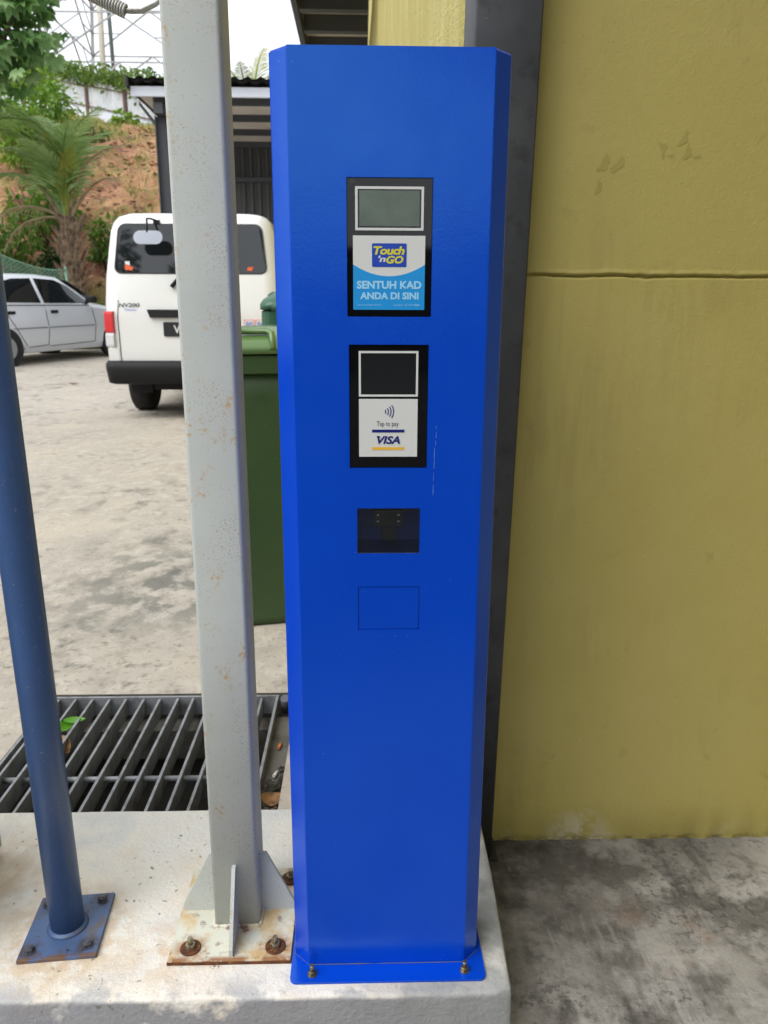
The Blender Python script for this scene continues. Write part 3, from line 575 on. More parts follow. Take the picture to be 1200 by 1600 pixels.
b.tube([p0+ax*(ln*i/N)+q @ Vector((cos(2*pi*i/12), sin(2*pi*i/12), 0))*.0075 for i in range(N+1)], .0017, 6); b.build('coil', 'spring_steel', SP)
for dy in (-.0035, .0035):
    b = MB(); b.tube([p1-ax*.004+Vector((0, dy, 0)), p1+Vector((.006, dy, .0005)), Vector((-.280, 1.118+dy, 1.403)), Vector((-.262, 1.118+dy*.8, 1.411)), Vector((-.2500, 1.118, 1.420))], .0022, 7); b.build('hook', 'spring_steel', SP)

# ------------------------------------------------------------------ slate blue round pole
BP = thing('round_pole', 'slate blue round steel pole on a bolted square plate', 'pole', (-.4960, 1.0900, KZ), radians(5))
b = MB(); b.box(-.0615, .0615, -.069, .069, .0004, .0075, .0012); b.build('base_plate', 'pole_plate', BP, world=False)
b = MB(); b.lathe([(.033, .0075), (.0305, .0095), (.0275, .013)], n=28); b.build('weld_bead', 'pole_plate', BP, world=False)
b = MB(); b.loft([[(.027*cos(2*pi*k/40), .027*sin(2*pi*k/40), z) for k in range(40)] for z in (.0076, .5, 1., 1.6)], True); o = b.build('shaft', 'pole_blue', BP, world=False); o.rotation_euler = (0, -.013, 0)
for (x, y) in ((-.046, .050), (.044, .052), (-.046, -.050), (.044, -.048)):
    b = MB(); b.lathe([(.0098, .0075), (.0098, .009)], (x, y, 0), 16); A = b.build('washer', 'bolt_grey', BP, world=False)
    b = MB(); b.hexnut((x, y, .009), .0078, .0062); b.lathe([(.0048, .0152), (.004, .0168)], (x, y, 0), 10); b.build('bolt', 'bolt_grey', A, world=False)

# barrier cabinet mostly outside the frame
CB = thing('barrier_cabinet', 'light grey barrier cabinet standing on the kerb past the blue pole', 'cabinet', (-.84, 1.15, KZ))
b = MB(); b.box(-.995, -.690, .99, 1.285, KZ+.014, .95, .004); b.build('housing', 'cabinet_grey', CB)
b = MB(); b.box(-.985, -.698, 1.0, 1.278, KZ+.0005, KZ+.0135); b.build('plinth', 'black_plastic', CB)
b = MB(); b.box(-1.0, -.685, .985, 1.29, .9505, .975, .006); b.build('lid', 'cabinet_grey', CB)

# ------------------------------------------------------------------ olive building, column, canopy
WH = 4.4
OB = thing('olive_building', 'olive yellow plastered building wall with one horizontal groove', 'building', (1.6, 1.56, LZ))
b = MB(); xs = [.272+.008*i for i in range(100)]
while xs[-1] < 5.0: xs.append(xs[-1]+.15)
GZ = 1.098; zz_ = [LZ, LZ+.006, LZ+.014, 0, .3, .6, .9, 1.06, 1.07]+[1.078+.0014*i for i in range(26)]+[1.13, 1.3, 1.8, 2.5, 3.4, WH]
n = len(xs); vs = []
def wally(x, z): return 1.46+.003*fr(x*2, z*2, 0, 3)
for z in zz_:
    for x in xs:
        gc = GZ+.0022*fr(x*14, 1, 2, 4)+.0012*fr(x*70, 3, 2, 4)-.0015*(x-.6); gw = .0021+.0014*fr(x*30, 5, 1, 4)
        y = 1.46+.010*math.exp(-((z-gc)/max(.0016, gw))**2)-.0012*math.exp(-((z-gc-.006)/.004)**2)*(1+fr(x*40, z*40, 3))+.003*fr(x*2, z*2, 0, 3)
        if z < LZ+.01: y += .004*(1+fr(x*30, 1, 7))
        vs.append((x, y, z))
b.add(vs, [(j*n+i, j*n+i+1, (j+1)*n+i+1, (j+1)*n+i) for j in range(len(zz_)-1) for i in range(n-1)], True)
b.add([(.272, 1.463, WH), (5., 1.463, WH), (5., 1.66, WH), (.272, 1.66, WH)], [(0, 1, 2, 3)])
b.build('front_wall', 'olive_wall', OB)
b = MB(); rings = []
plan = [(.1955, 1.530), (.187, 1.545), (.184, 1.57)]+[(.184-.116*t/22, 1.57+8.2*t/22) for t in range(1, 23)]
vs = []; zl = [-.02+.22*i for i in range(21)]
for z in zl:
    for k, (x, y) in enumerate(plan): vs.append((x+(.004*fr(y*6, z*6, 1) if k < 3 else 0), y, z))
n = len(plan); b.add(vs, [(j*n+i+1, j*n+i, (j+1)*n+i, (j+1)*n+i+1) for j in range(len(zl)-1) for i in range(n-1)], True)
b.box(.28, .40, 1.70, 9.70, -.02, 4.38); b.box(.07, .28, 9.771, 9.80, -.02, 4.38)
b.build('side_wall', 'olive_rough', OB)
# hand smudges on the plaster, thin flakes
for (px, pz, r, a) in ((.428, 1.290, .012, 1.1), (.452, 1.287, .012, .8), (.566, 1.330, .011, 1.0), (.574, 1.308, .011, 1.2), (.530, 1.313, .011, 1.9), (.420, 1.248, .010, 1.3), (.595, 1.302, .005, .4), (.545, 1.303, .005, .3)):
    b = MB(); N = 16; pts = []
    for k in range(N):
        t = 2*pi*k/N; rr = r*(1+.6*fr(cos(t)*2+px*90, sin(t)*2, pz*50)); u, v = rr*cos(t)*1.25, rr*sin(t)*.5+.25*rr*cos(2*t)
        pts.append((px+u*cos(a)-v*sin(a), pz+u*sin(a)+v*cos(a)))
    b.add([(px, wally(px, pz)-.0006, pz)]+[(x_, wally(x_, z_)-.0006, z_) for x_, z_ in pts], [(0, k+1, (k+1) % N+1) for k in range(N)]); b.build('smudge', 'olive_stain', OB)
# unseen wall and roof added right of the frame to shade the lane
b = MB(); b.box(2.0, 2.15, -5.0, 1.455, LZ, 3.0); b.build('shade_wall', 'olive_wall', OB)
b = MB(); b.box(.30, 5.0, -5.0, 1.455, 3.02, 3.16); b.build('shade_roof', 'shed_sheet', OB)
SC = thing('steel_column', 'dark grey steel box column at the corner of the olive wall', 'column', (.215, 1.475, -.03))
b = MB(); poly = rrect(-.055, .056, -.0755, .0755, .004, 3); b.loft([[(x, y, z) for x, y in poly] for z in (-.06, .5, 1., 1.6, 2.4, 3.4)], True); o = b.build('shaft', 'column_steel', SC, world=False); SC.rotation_euler = (0, .0155, 0)
b = MB(); b.box(-.07, .07, -.079, .079, -.068, -.0605); b.build('base_plate', 'column_steel', SC, world=False)
CN = thing('lean_to_canopy', 'small metal canopy with dark purlins fixed along the olive side wall', 'canopy', (-.2, 8.4, 3.7))
b = MB(); b.box(-.55, .068, 6.0, 12.0, 3.74, 3.76); b.build('roof_sheet', 'shed_sheet', CN)
for y in (6.7, 7.25, 7.65, 8.18, 8.78, 9.35, 10., 10.7):
    b = MB(); b.box(-.54, .06, y-.045, y+.045, 3.60, 3.738); b.build('purlin', 'shed_steel', CN)
b = MB(); b.box(-.60, -.552, 6.0, 12.0, 3.585, 3.77); b.build('edge_beam', 'shed_steel', CN)

# ------------------------------------------------------------------ wheelie bins
def bin_(loc, rz, label, W, D, H, bm, lm, s=1):
    T = thing('wheelie_bin', label, 'bin', loc, rz, None)
    b = MB(); R_ = lambda w, d, z, r=.05: [(x, y, z) for x, y in rrect(-w/2, w/2, -d/2, d/2, r, 4)]
    b.loft([R_(W*.88, D*.90, .004), R_(W*.89, D*.91, .03), R_(W*.93, D*.92, H*.80), R_(W*.945, D*.94, H*.905)], True); b.build('body', bm, T, world=False)
    b = MB(); b.loft([R_(W*.93, D*.93, H*.875), R_(W*1.0, D*1.0, H*.88), R_(W*1.0, D*1.0, H*.935), R_(W*.97, D*.97, H*.94)], False); b.build('rim', bm, T, world=False)
    b = MB(); b.loft([R_(W*1.02, D*1.03, H*.942), R_(W*1.02, D*1.03, H*.962, .055), R_(W*.97, D*.95, H*.980, .06), R_(W*.70, D*.66, H*1.02, .07), R_(W*.55, D*.5, H*1.025, .07)], True); A = b.build('lid', lm, T, world=False)
    for xx in (-.31, .31):
        b = MB(); hw = W*.13; c = W*xx; b.tube([(c-hw, -D*.52, H*.955), (c-hw, -D*.44, H*1.005), (c-hw*.8, -D*.41, H*1.012), (c+hw*.8, -D*.41, H*1.012), (c+hw, -D*.44, H*1.005), (c+hw, -D*.52, H*.955)], .010, 8); b.build('lid_handle', lm, A, world=False)
    b = MB(); b.tube([(-W*.42, D*.56, H*.95), (W*.42, D*.56, H*.95)], .014, 10); b.box(-W*.40, -W*.32, D*.49, D*.57, H*.86, H*.94); b.box(W*.32, W*.40, D*.49, D*.57, H*.86, H*.94); b.box(-W*.08, W*.08, D*.49, D*.57, H*.86, H*.94); b.build('hinge_bar', bm, T, world=False)
    for xx in (-1, 1):
        b = MB(); b.tube([(xx*W*.36, D*.40, .10), (xx*W*.46, D*.40, .10)], .10, 20); b.build('wheel', 'tyre', T, world=False)
    b = MB(); b.tube([(-W*.36, D*.40, .10), (W*.36, D*.40, .10)], .012, 8); b.build('axle', 'bolt_grey', T, world=False)
    return T
bin_((-.235, 2.735, 0), radians(12), 'green wheelie bin with a glossy lighter lid, right behind the kiosk', .57, .56, .965, 'bin_green', 'bin_lid')
bin_((-.190, 3.66, 0), radians(186), 'dark bottle green wheelie bin, hinge side turned to the glossy lidded bin', .53, .62, 1.11, 'bin_dark', 'bin_dark')

# ------------------------------------------------------------------ white van
VN = thing('van', 'white panel van seen from behind, parked on the concrete', 'van', (-1.652, 7.75, 0.0)); VN.scale = (1.045, 1, 1)
VL = 4.4
def vring(z, hw, yr, yf, r, n=6):
    return [(x, y, z) for x, y in rrect(-hw, hw, yr, yf, r, n)]
secs = [(.36, .78, .10, 4.2, .14), (.42, .815, .05, 4.3, .15), (.60, .83, .02, 4.38, .16), (.98, .835, .015, 4.30, .16), (1.12, .832, .02, 4.1, .16), (1.36, .815, .055, 3.6, .15), (1.60, .785, .100, 3.3, .14), (1.80, .755, .135, 3.05, .13), (1.88, .728, .155, 2.95, .13), (1.93, .690, .19, 2.85, .12), (1.962, .62, .25, 2.75, .12), (1.978, .50, .36, 2.6, .12)]
b = MB(); b.loft([vring(*s_) for s_ in secs], True); b.build('body', 'van_white', VN, world=False)
def yrear(z):
    for s1, s2 in zip(secs, secs[1:]):
        if s1[0] <= z <= s2[0]: t = (z-s1[0])/(s2[0]-s1[0]); return s1[2]+(s2[2]-s1[2])*t
    return secs[0][2]
def vpanel(name, mat, par, poly, proud=.004, thick=.02):     # polygon in x,z laid on the leaning rear face
    n = len(poly); b = MB()
    b.add([(x, yrear(z)-proud, z) for x, z in poly]+[(x, yrear(z)+thick, z) for x, z in poly],
          [list(range(n)), list(range(2*n-1, n-1, -1))]+[(j, j+n, (j+1) % n+n, (j+1) % n) for j in range(n)])
    return b.build(name, mat, par, world=False)
def trap(hw0, hw1, z0, z1, r):
    P0 = rrect(-1, 1, z0, z1, r, 4); out = []
    for cx, cz in [(p[0], p[1]) for p in rrect(-.69, .69, z0, z1, r, 4)]:
        t = (cz-z0)/(z1-z0); out.append((cx*(hw0+(hw1-hw0)*t)/.69, cz))
    return out
WIN = vpanel('rear_window', 'van_glass', VN, trap(.695, .645, 1.405, 1.850, .06), .005)
vpanel('window_seal', 'black_plastic', VN, trap(.707, .657, 1.393, 1.862, .07), .0025)
def seamline(pts, w=.008):
    b = MB()
    for (xa, za), (xb, zb) in zip(pts, pts[1:]):
        d = Vector((xb-xa, 0, zb-za)).normalized(); nx, nz2 = -d.z*w/2, d.x*w/2
        b.add([(xa+nx, yrear(za)-.0022, za+nz2), (xa-nx, yrear(za)-.0022, za-nz2), (xb-nx, yrear(zb)-.0022, zb-nz2), (xb+nx, yrear(zb)-.0022, zb+nz2)], [(0, 1, 2, 3), (3, 2, 1, 0)])
    return b.build('tailgate_seam', 'seam', VN, world=False)
for s_ in (-1, 1): seamline([(s_*.655, .485), (s_*.685, .60), (s_*.690, .98), (s_*.672, 1.15)])
seamline([(-.655, .485), (.655, .485)])
for s_ in (-1, 1):
    b = MB(); pr = [(.735, .0), (.825, .055), (.842, .15), (.842, .24)]; zt = [.705, .72, .80, .88, .96, 1.03, 1.045]; rings = []
    # wrap-round lamp
    for nm, z0, z1, mt in (('tail_light', .842, 1.045, 'lamp_red'), ('reverse_light', .708, .838, 'lamp_clear')):
        b = MB(); b.loft([[(s_*(x-(.004 if k in (0, 3) else 0)), y-.010+(.006 if k in (0, 3) else 0), z) for x, y in pr]+[(s_*.70, .10, z)] for k, z in enumerate((z0, z0+.02, z1-.02, z1))], False); b.build(nm, mt, VN, world=False)
b = MB()
b.loft([[(x, y, z) for x, y in rrect(-hw, hw, yr, .5, .09, 5)] for z, hw, yr in ((.345, .80, .02), (.36, .825, -.03), (.50, .838, -.055), (.545, .838, -.05), (.575, .828, .0))], True); b.build('bumper', 'van_black', VN, world=False)
vpanel('lower_cladding', 'van_white', VN, [(-.80, .575), (-.70, .575), (-.70, .70), (-.80, .70)], .004)
vpanel('handle_trim', 'van_black', VN, [(-.385, .985), (.385, .985), (.412, 1.062), (-.412, 1.062)], .03)
A = vpanel('number_plate', 'black_plastic', VN, rrect(-.272, .272, .808, .945, .012, 3), .012)
bt = text_mb('V', -.178, -.115, .838, .915, yrear(.87)-.0145, 0, .02); bt.build('lettering', 'print_white', A, world=False)
text_mb('NV200', -.672, -.480, 1.084, 1.122, yrear(1.1)-.008, .15, .02).build('badge', 'chrome', VN, world=False)
text_mb('Vanette', -.620, -.510, 1.050, 1.072, yrear(1.06)-.008, .1, 0).build('badge', 'sticker_blue', VN, world=False)
b = MB(); b.tube([(-.175, yrear(1.28)-.03, 1.272), (-.12, yrear(1.33)-.035, 1.34), (.10, yrear(1.42)-.02, 1.425), (.30, yrear(1.45)-.02, 1.43)], [.022, .018, .010, .008], 8); b.build('wiper', 'van_black', VN, world=False)
for x0, num in ((.475, '80'), (.583, '90')):
    A = vpanel('speed_sticker', 'sticker_red', VN, rrect(x0, x0+.10, .868, .970, .008, 2), .004)
    vpanel('sticker_face', 'print_white', A, rrect(x0+.006, x0+.094, .874, .964, .006, 2), .006)
    text_mb(num, x0+.016, x0+.084, .888, .950, yrear(.92)-.0085, 0, .005).build('lettering', 'sticker_blue', A, world=False)
vpanel('window_sticker', 'sticker_orange', WIN, [(-.60, 1.432), (-.535, 1.425), (-.525, 1.455), (-.60, 1.485)], .008)
vpanel('window_sticker', 'print_white', WIN, [(-.60, 1.487), (-.558, 1.472), (-.556, 1.51), (-.60, 1.51)], .008)
vpanel('window_sticker', 'sticker_orange', WIN, [(.515, 1.43), (.56, 1.425), (.575, 1.465), (.525, 1.46)], .008)
# rear view mirror on an arm under the roof edge
b = MB(); yb = yrear(1.88); b.box(-.335, -.275, yb-.02, yb+.02, 1.86, 1.895); b.tube([(-.30, yb-.01, 1.885), (-.335, yb-.09, 1.895), (-.345, yb-.20, 1.885), (-.345, yb-.22, 1.76)], .010, 7); A = b.build('mirror_arm', 'black_plastic', VN, world=False)
b = MB(); b.loft([[(-.335+x*k, yb-.24+dy+(y*.3), 1.715+y) for x, y in rrect(-.130, .130, -.062, .062, .060, 6) for k in (1,)] for dy in (0, .02)], False); b.build('mirror', 'mirror', A, world=False)
for s_ in (-1, 1):
    for yy in (.86, 3.55):
        b = MB(); x0, x1 = (s_*.60, s_*.80); c0, c1 = min(x0, x1), max(x0, x1)
        b.tube([(c0, yy, .315), (c0+.02, yy, .315), (c1-.02, yy, .315), (c1, yy, .315)], [.285, .315, .315, .285], 28); A = b.build('wheel', 'tyre', VN, world=False)
        b = MB(); xo = x1 if s_ > 0 else x1; b.tube([(x1-.002*s_, yy, .315), (x1+.006*s_, yy, .315)], .20, 20); b.build('rim', 'rim', A, world=False)
    b = MB(); b.box(min(s_*.53, s_*.75), max(s_*.53, s_*.75), .48, .50, .215, .40, .006); b.build('mud_flap', 'van_black', VN, world=False)
b = MB(); b.tube([(-.6, .86, .31), (.6, .86, .31)], .05, 10); b.box(-.45, .5, .25, 3.4, .27, .40); b.build('underbody', 'van_black', VN, world=False)

# ------------------------------------------------------------------ silver saloon car
hd = radians(66)
# right-side wheels contact points (-5.989,13.436) and (-5.191,15.725): centre line lies 0.80 m to the left of them
c0 = Vector((-6.02, 13.40, 0))+Vector((cos(hd+pi/2), sin(hd+pi/2), 0))*.84
CR = thing('saloon_car', 'weathered silver saloon car parked beside the slope', 'car', (c0.x, c0.y, .128), hd)
CR.rotation_euler = (0, -.026, hd); CR.scale = (1.08, 1.08, 1.08)
# local: x forward from the rear axle, y left, z up. wheelbase 2.45
def carsec(x, hw, zb, zbelt, hr, zr):
    return [(x, -hw*.93, zb), (x, -hw*.985, zb+.10), (x, -hw, (zb+zbelt)*.53), (x, -hw*.985, zbelt-.06), (x, -hw*.955, zbelt), (x, -hr, zr-.05), (x, -hr+.08, zr-.008), (x, 0, zr+.012),
            (x, hr-.08, zr-.008), (x, hr, zr-.05), (x, hw*.955, zbelt), (x, hw*.985, zbelt-.06), (x, hw, (zb+zbelt)*.53), (x, hw*.985, zb+.10), (x, hw*.93, zb)]
st = [(-.88, .70, .42, .80, .62, .84), (-.84, .76, .28, .90, .66, .96), (-.60, .81, .22, .95, .70, 1.00), (-.35, .83, .20, .955, .66, 1.08), (.05, .835, .19, .95, .60, 1.37), (.40, .838, .19, .945, .59, 1.42), (1.0, .84, .19, .935, .59, 1.43), (1.45, .84, .19, .925, .60, 1.39), (1.75, .838, .19, .92, .64, 1.22), (2.12, .835, .19, .91, .70, .97), (2.5, .825, .19, .87, .70, .90), (2.95, .80, .22, .80, .70, .82), (3.20, .74, .26, .70, .66, .73), (3.27, .68, .36, .60, .62, .62)]
b = MB(); b.loft([carsec(*s_) for s_ in st], True); b.build('body', 'car_silver', CR, world=False)
def cside(x, z):      # half width of the flank at station x, height z
    for s1, s2 in zip(st, st[1:]):
        if s1[0] <= x <= s2[0]:
            t = (x-s1[0])/(s2[0]-s1[0]); v = [a+(c-a)*t for a, c in zip(s1, s2)]
            _, hw, zb, zbelt, hr, zr = v
            pts = [(zb, hw*.93), (zb+.10, hw*.985), ((zb+zbelt)*.53, hw), (zbelt-.06, hw*.985), (zbelt, hw*.955), (zr-.05, hr)]
            for (za, wa), (zc, wc) in zip(pts, pts[1:]):
                if za <= z <= zc: return wa+(wc-wa)*(z-za)/(zc-za)
            return hr
    return .8
def cpanel(name, mat, par, poly, side, proud=.006, thick=.03):
    n = len(poly); b = MB()
    b.add([(x, side*(cside(x, z)+proud), z) for x, z in poly]+[(x, side*(cside(x, z)-thick), z) for x, z in poly],
          [list(range(n)), list(range(2*n-1, n-1, -1))]+[(j, j+n, (j+1) % n+n, (j+1) % n) for j in range(n)]); return b.build(name, mat, par, world=False)
def cwin(name, mat, par, lo, hi, side, proud=.007):      # glazing that follows the flank: lower and upper edge as x,z polylines
    def zat(pl, x):
        for (xa, za), (xb, zb) in zip(pl, pl[1:]):
            if xa <= x <= xb: return za+(zb-za)*(x-xa)/(xb-xa)
        return pl[-1][1]
    x0, x1 = lo[0][0], lo[-1][0]; n, m_ = 22, 5; vs = []
    for i in range(n+1):
        x = x0+(x1-x0)*i/n; a, c = zat(lo, x), zat(hi, x)
        for k in range(m_+1): z = a+(c-a)*k/m_; vs.append((x, side*(cside(x, z)+proud), z))
    b = MB(); b.add(vs, [(i*(m_+1)+k, (i+1)*(m_+1)+k, (i+1)*(m_+1)+k+1, i*(m_+1)+k+1) for i in range(n) for k in range(m_)], True); return b.build(name, mat, par, world=False)
def cseam(pts, side, w=.012, mat='seam', name='door_seam'):
    b = MB(); P_ = []
    for (xa, za), (xb, zb) in zip(pts, pts[1:]):
        for k in range(5): t = k/4; P_.append((xa+(xb-xa)*t, za+(zb-za)*t))
    b.tube([(x, side*(cside(x, z)+.001), z) for x, z in P_], w/2, 5); return b.build(name, mat, CR, world=False)
for sd_ in (-1, 1):
    cwin('window', 'van_glass', CR, [(.90, .965), (1.93, .955)], [(.90, 1.355), (1.32, 1.335), (1.58, 1.235), (1.93, .975)], sd_)
    cwin('window', 'van_glass', CR, [(.10, .985), (.83, .97)], [(.10, 1.20), (.22, 1.295), (.45, 1.345), (.83, 1.355)], sd_)
    cpanel('quarter_vent', 'van_black', CR, [(-.14, .99), (.06, .99), (.10, 1.22), (.03, 1.18)], sd_)
    cseam([(.87, .94), (.90, .55), (.86, .30), (.45, .28)], sd_); cseam([(1.93, .90), (1.98, .60), (1.93, .30), (.88, .28)], sd_)
    cseam([(-.1, .94), (.10, .80), (.28, .52), (.42, .30)], sd_)
    cseam([(-.35, .945), (1.9, .915)], sd_, .016, 'van_black', 'belt_trim')
    cseam([(-.5, .58), (.86, .58)], sd_, .022, 'car_trim', 'side_moulding'); cseam([(.92, .58), (1.94, .58)], sd_, .022, 'car_trim', 'side_moulding')
    for x_ in (.98, -.02+.12):
        cpanel('door_handle', 'van_black', CR, [(x_, .80), (x_+.15, .80), (x_+.15, .85), (x_, .85)], sd_, .015)
    b = MB(); b.box(1.74, 1.88, min(sd_*.86, sd_*1.02), max(sd_*.86, sd_*1.02), .955, 1.065, .02); b.tube([(1.82, sd_*.80, .95), (1.82, sd_*.90, .99)], .025, 6); b.build('wing_mirror', 'van_black', CR, world=False)
    for xx in (0, 2.45):
        b = MB(); ring = [(xx+.335*cos(pi*k/14), .285+.335*sin(pi*k/14)) for k in range(15)]
        b.tube([(x, sd_*(.835 if xx == 0 else .815), z) for x, z in ring], .02, 6); b.build('wheel_arch', 'car_silver', CR, world=False)
        b = MB(); n_ = 22; dark = [(xx+.32*cos(2*pi*k/n_), .285+.32*sin(2*pi*k/n_)) for k in range(n_)]
        b.loft([[(x, sd_*y_, z) for x, z in dark] for y_ in (.78, .842)], False); b.build('wheel_well', 'seam', CR, world=False)
        b = MB(); b.tube([(xx, sd_*.66, .285), (xx, sd_*.68, .285), (xx, sd_*.84, .285), (xx, sd_*.855, .285)], [.26, .285, .285, .26], 26); A = b.build('wheel', 'tyre', CR, world=False)
        b = MB(); b.tube([(xx, sd_*.85, .285), (xx, sd_*.862, .285)], .175, 20); A2 = b.build('rim', 'rim', A, world=False)
    cpanel('sill', 'car_silver', CR, [(.36, .20), (2.08, .20), (2.08, .275), (.36, .275)], sd_, .012)
b = MB(); b.add([(1.60, -.585, 1.30), (1.60, .585, 1.30), (2.14, .66, .985), (2.14, -.66, .985)], [(0, 3, 2, 1)]); b.v = [v+Vector((.03, 0, .035)) for v in b.v]; b.build('windscreen', 'van_glass', CR, world=False)
b = MB(); b.add([(-.33, -.62, 1.12), (-.33, .62, 1.12), (.04, .56, 1.38), (.04, -.56, 1.38)], [(0, 1, 2, 3)]); b.v = [v+Vector((-.03, 0, .0)) for v in b.v]; b.build('rear_window', 'van_glass', CR, world=False)

# ------------------------------------------------------------------ open shed
SH = thing('open_shed', 'open steel shed with dark corrugated roof and pale fascia behind the van', 'shed', (-1, 15, gz(15)))
SX0, SX1, SY0, SY1 = -3.50, 2.2, 12.9, 17.0
def corr(b, x0, x1, y0, y1, z0, z1, pitch, amp, up=True):
    n = int((x1-x0)/pitch*6); vs = []
    for i in range(n+1):
        x = x0+(x1-x0)*i/n; a = amp*max(-.3, cos(2*pi*(x-x0)/pitch))
        vs += [(x, y0, z0+a), (x, y1, z1+a)]
    return b.add(vs, [(2*i, 2*i+2, 2*i+3, 2*i+1) for i in range(n)], False)
b = MB(); corr(b, SX0, SX1, SY0-.12, SY1+.2, 4.42, 4.36, .2, .028); corr(b, SX0, SX1, SY0-.12, SY1+.2, 4.39, 4.33, .2, .028)
for x in (SX0,): b.box(SX0-.02, SX0+.02, SY0-.12, SY1+.2, 4.30, 4.44)
b.build('roof', 'shed_roof', SH)
b = MB(); b.box(SX0+.03, SX1, SY0-.03, SY0+.02, 4.19, 4.325); b.build('fascia', 'shed_fascia', SH)
b = MB(); b.box(SX0+.05, SX1, SY0+.05, SY1, 4.285, 4.30); b.build('ceiling_sheet', 'shed_sheet', SH)
for y in (13.35, 14.4, 15.45, 16.5):
    b = MB(); b.box(SX0+.25, SX1, y-.05, y+.05, 4.19, 4.284); b.build('purlin', 'shed_steel', SH)
for x in (-3.10, -.3, 2.0):
    b = MB(); b.box(x-.07, x+.07, SY0+.06, SY1-.02, 3.98, 4.128); b.build('rafter', 'shed_steel', SH)
    for y in (13.2, 16.7):
        b = MB(); z0 = gz(y)-.05; b.box(x-.10, x-.085, y-.09, y+.09, z0, 3.978); b.box(x+.085, x+.10, y-.09, y+.09, z0, 3.978); b.box(x-.085, x+.085, y-.012, y+.012, z0, 3.978); b.build('column', 'shed_steel', SH)
b = MB(); b.prism([(-3.18, 13.18, 3.80), (-3.44, 13.18, 4.14), (-3.44, 13.18, 4.20), (-3.18, 13.18, 3.88)], (0, .05, 0)); b.build('bracket', 'shed_steel', SH)
# corrugated back wall in sheets
for k in range(8):
    x0 = SX0+.28+k*.70; b = MB(); vs = []; n = 26
    for i in range(n+1):
        x = x0+.70*i/n; a = .022*(1 if (i % 6) < 3 else -1); vs += [(x, SY1-.10+a, gz(17)), (x, SY1-.10+a, 4.28)]
    b.add(vs, [(2*i, 2*i+2, 2*i+3, 2*i+1) for i in range(n)]); b.build('wall_sheet', 'shed_wall', SH)
for z in (1.3, 2.6, 3.6):
    b = MB(); b.box(SX0+.3, SX1-.05, SY1-.20, SY1-.135, z, z+.09); b.build('girt', 'shed_steel', SH)

# ------------------------------------------------------------------ hilltop zinc fence with creeper
ZF = thing('zinc_fence', 'long pale corrugated zinc fence along the top of the earth slope', 'fence', (-12, 45, 11))
pa, pb = Vector((-24.3, 57.4)), Vector((1.0, 31.7)); dv = (pb-pa); flen = dv.length; dv.normalize(); nv = Vector((dv.y, -dv.x))
k = 0; s0 = 0.
def fpt(s): return pa+dv*s
def fbase(s): p = fpt(s); return 13.1+(10.57-13.1)*((p.x+17.4)/6.9)
while s0 < flen:
    s1 = min(s0+1.55, flen); b = MB(); n = 16; vs = []
    for i in range(n+1):
        s = s0+(s1-s0)*i/n; p = fpt(s)+nv*(.03*cos(i*pi/2*1.)+(.02 if k % 2 else 0)); z = fbase(s); vs += [(p.x, p.y, z-.30), (p.x, p.y, z+1.45)]
    b.add(vs, [(2*i, 2*i+2, 2*i+3, 2*i+1) for i in range(n)]); b.build('sheet', 'zinc', ZF)
    s0 = s1; k += 1
for i in range(int(flen/4.2)+1):
    s = i*4.2; p = fpt(s)+nv*.10; z = fbase(s); b = MB(); b.box(p.x-.07, p.x+.07, p.y-.07, p.y+.07, z-1.0, z+1.4); b.build('post', 'zinc_rust', ZF)
for h in (-.02, 1.02):
    a_, c_ = pa+nv*.075, pb+nv*.075; b = MB(); b.tube([(a_.x, a_.y, fbase(0)+h), (c_.x, c_.y, fbase(flen)+h)], .035, 5); b.build('rail', 'zinc_rust', ZF)
b = MB(); a_, c_ = pa+nv*.02, pb+nv*.02
b.add([(a_.x, a_.y, fbase(0)-1.2), (c_.x, c_.y, fbase(flen)-1.2), (c_.x, c_.y, fbase(flen)-.3), (a_.x, a_.y, fbase(0)-.3)], [(0, 1, 2, 3)])
b.prism([(a_.x, a_.y, fbase(0)-1.2), (c_.x, c_.y, fbase(flen)-1.2), (c_.x, c_.y, fbase(flen)-.16), (a_.x, a_.y, fbase(0)-.16)], (nv.x*.06, nv.y*.06, 0)); b.build('concrete_footing', 'shed_fascia', ZF)

# ------------------------------------------------------------------ foliage helpers
def leaf_into(b, c, d, nrm, ln, wd, fold=.25):
    d = d.normalized(); s = d.cross(nrm)
    if s.length < 1e-3: s = d.orthogonal()
    s.normalize(); nn = s.cross(d)
    b.add([c, c+d*ln*.45+s*wd*.5+nn*wd*fold, c+d*ln-nn*ln*.12, c+d*ln*.45-s*wd*.5+nn*wd*fold, c+d*ln*.5], [(0, 1, 4), (1, 2, 4), (2, 3, 4), (3, 0, 4)], False)
def rv(): return Vector((rnd.gauss(0, 1), rnd.gauss(0, 1), rnd.gauss(0, 1))).normalized()
def clump(b, c, r, n, ln, wd, droop=.3):
    for _ in range(n):
        d = rv(); p = Vector(c)+Vector((d.x*r[0], d.y*r[1], d.z*r[2]))*(rnd.random()**.4)
        leaf_into(b, p, d*.7+Vector((0, 0, -droop))+rv()*.5, Vector((0, 0, 1))+rv()*.5, ln*rnd.uniform(.6, 1.25), wd*rnd.uniform(.7, 1.2))
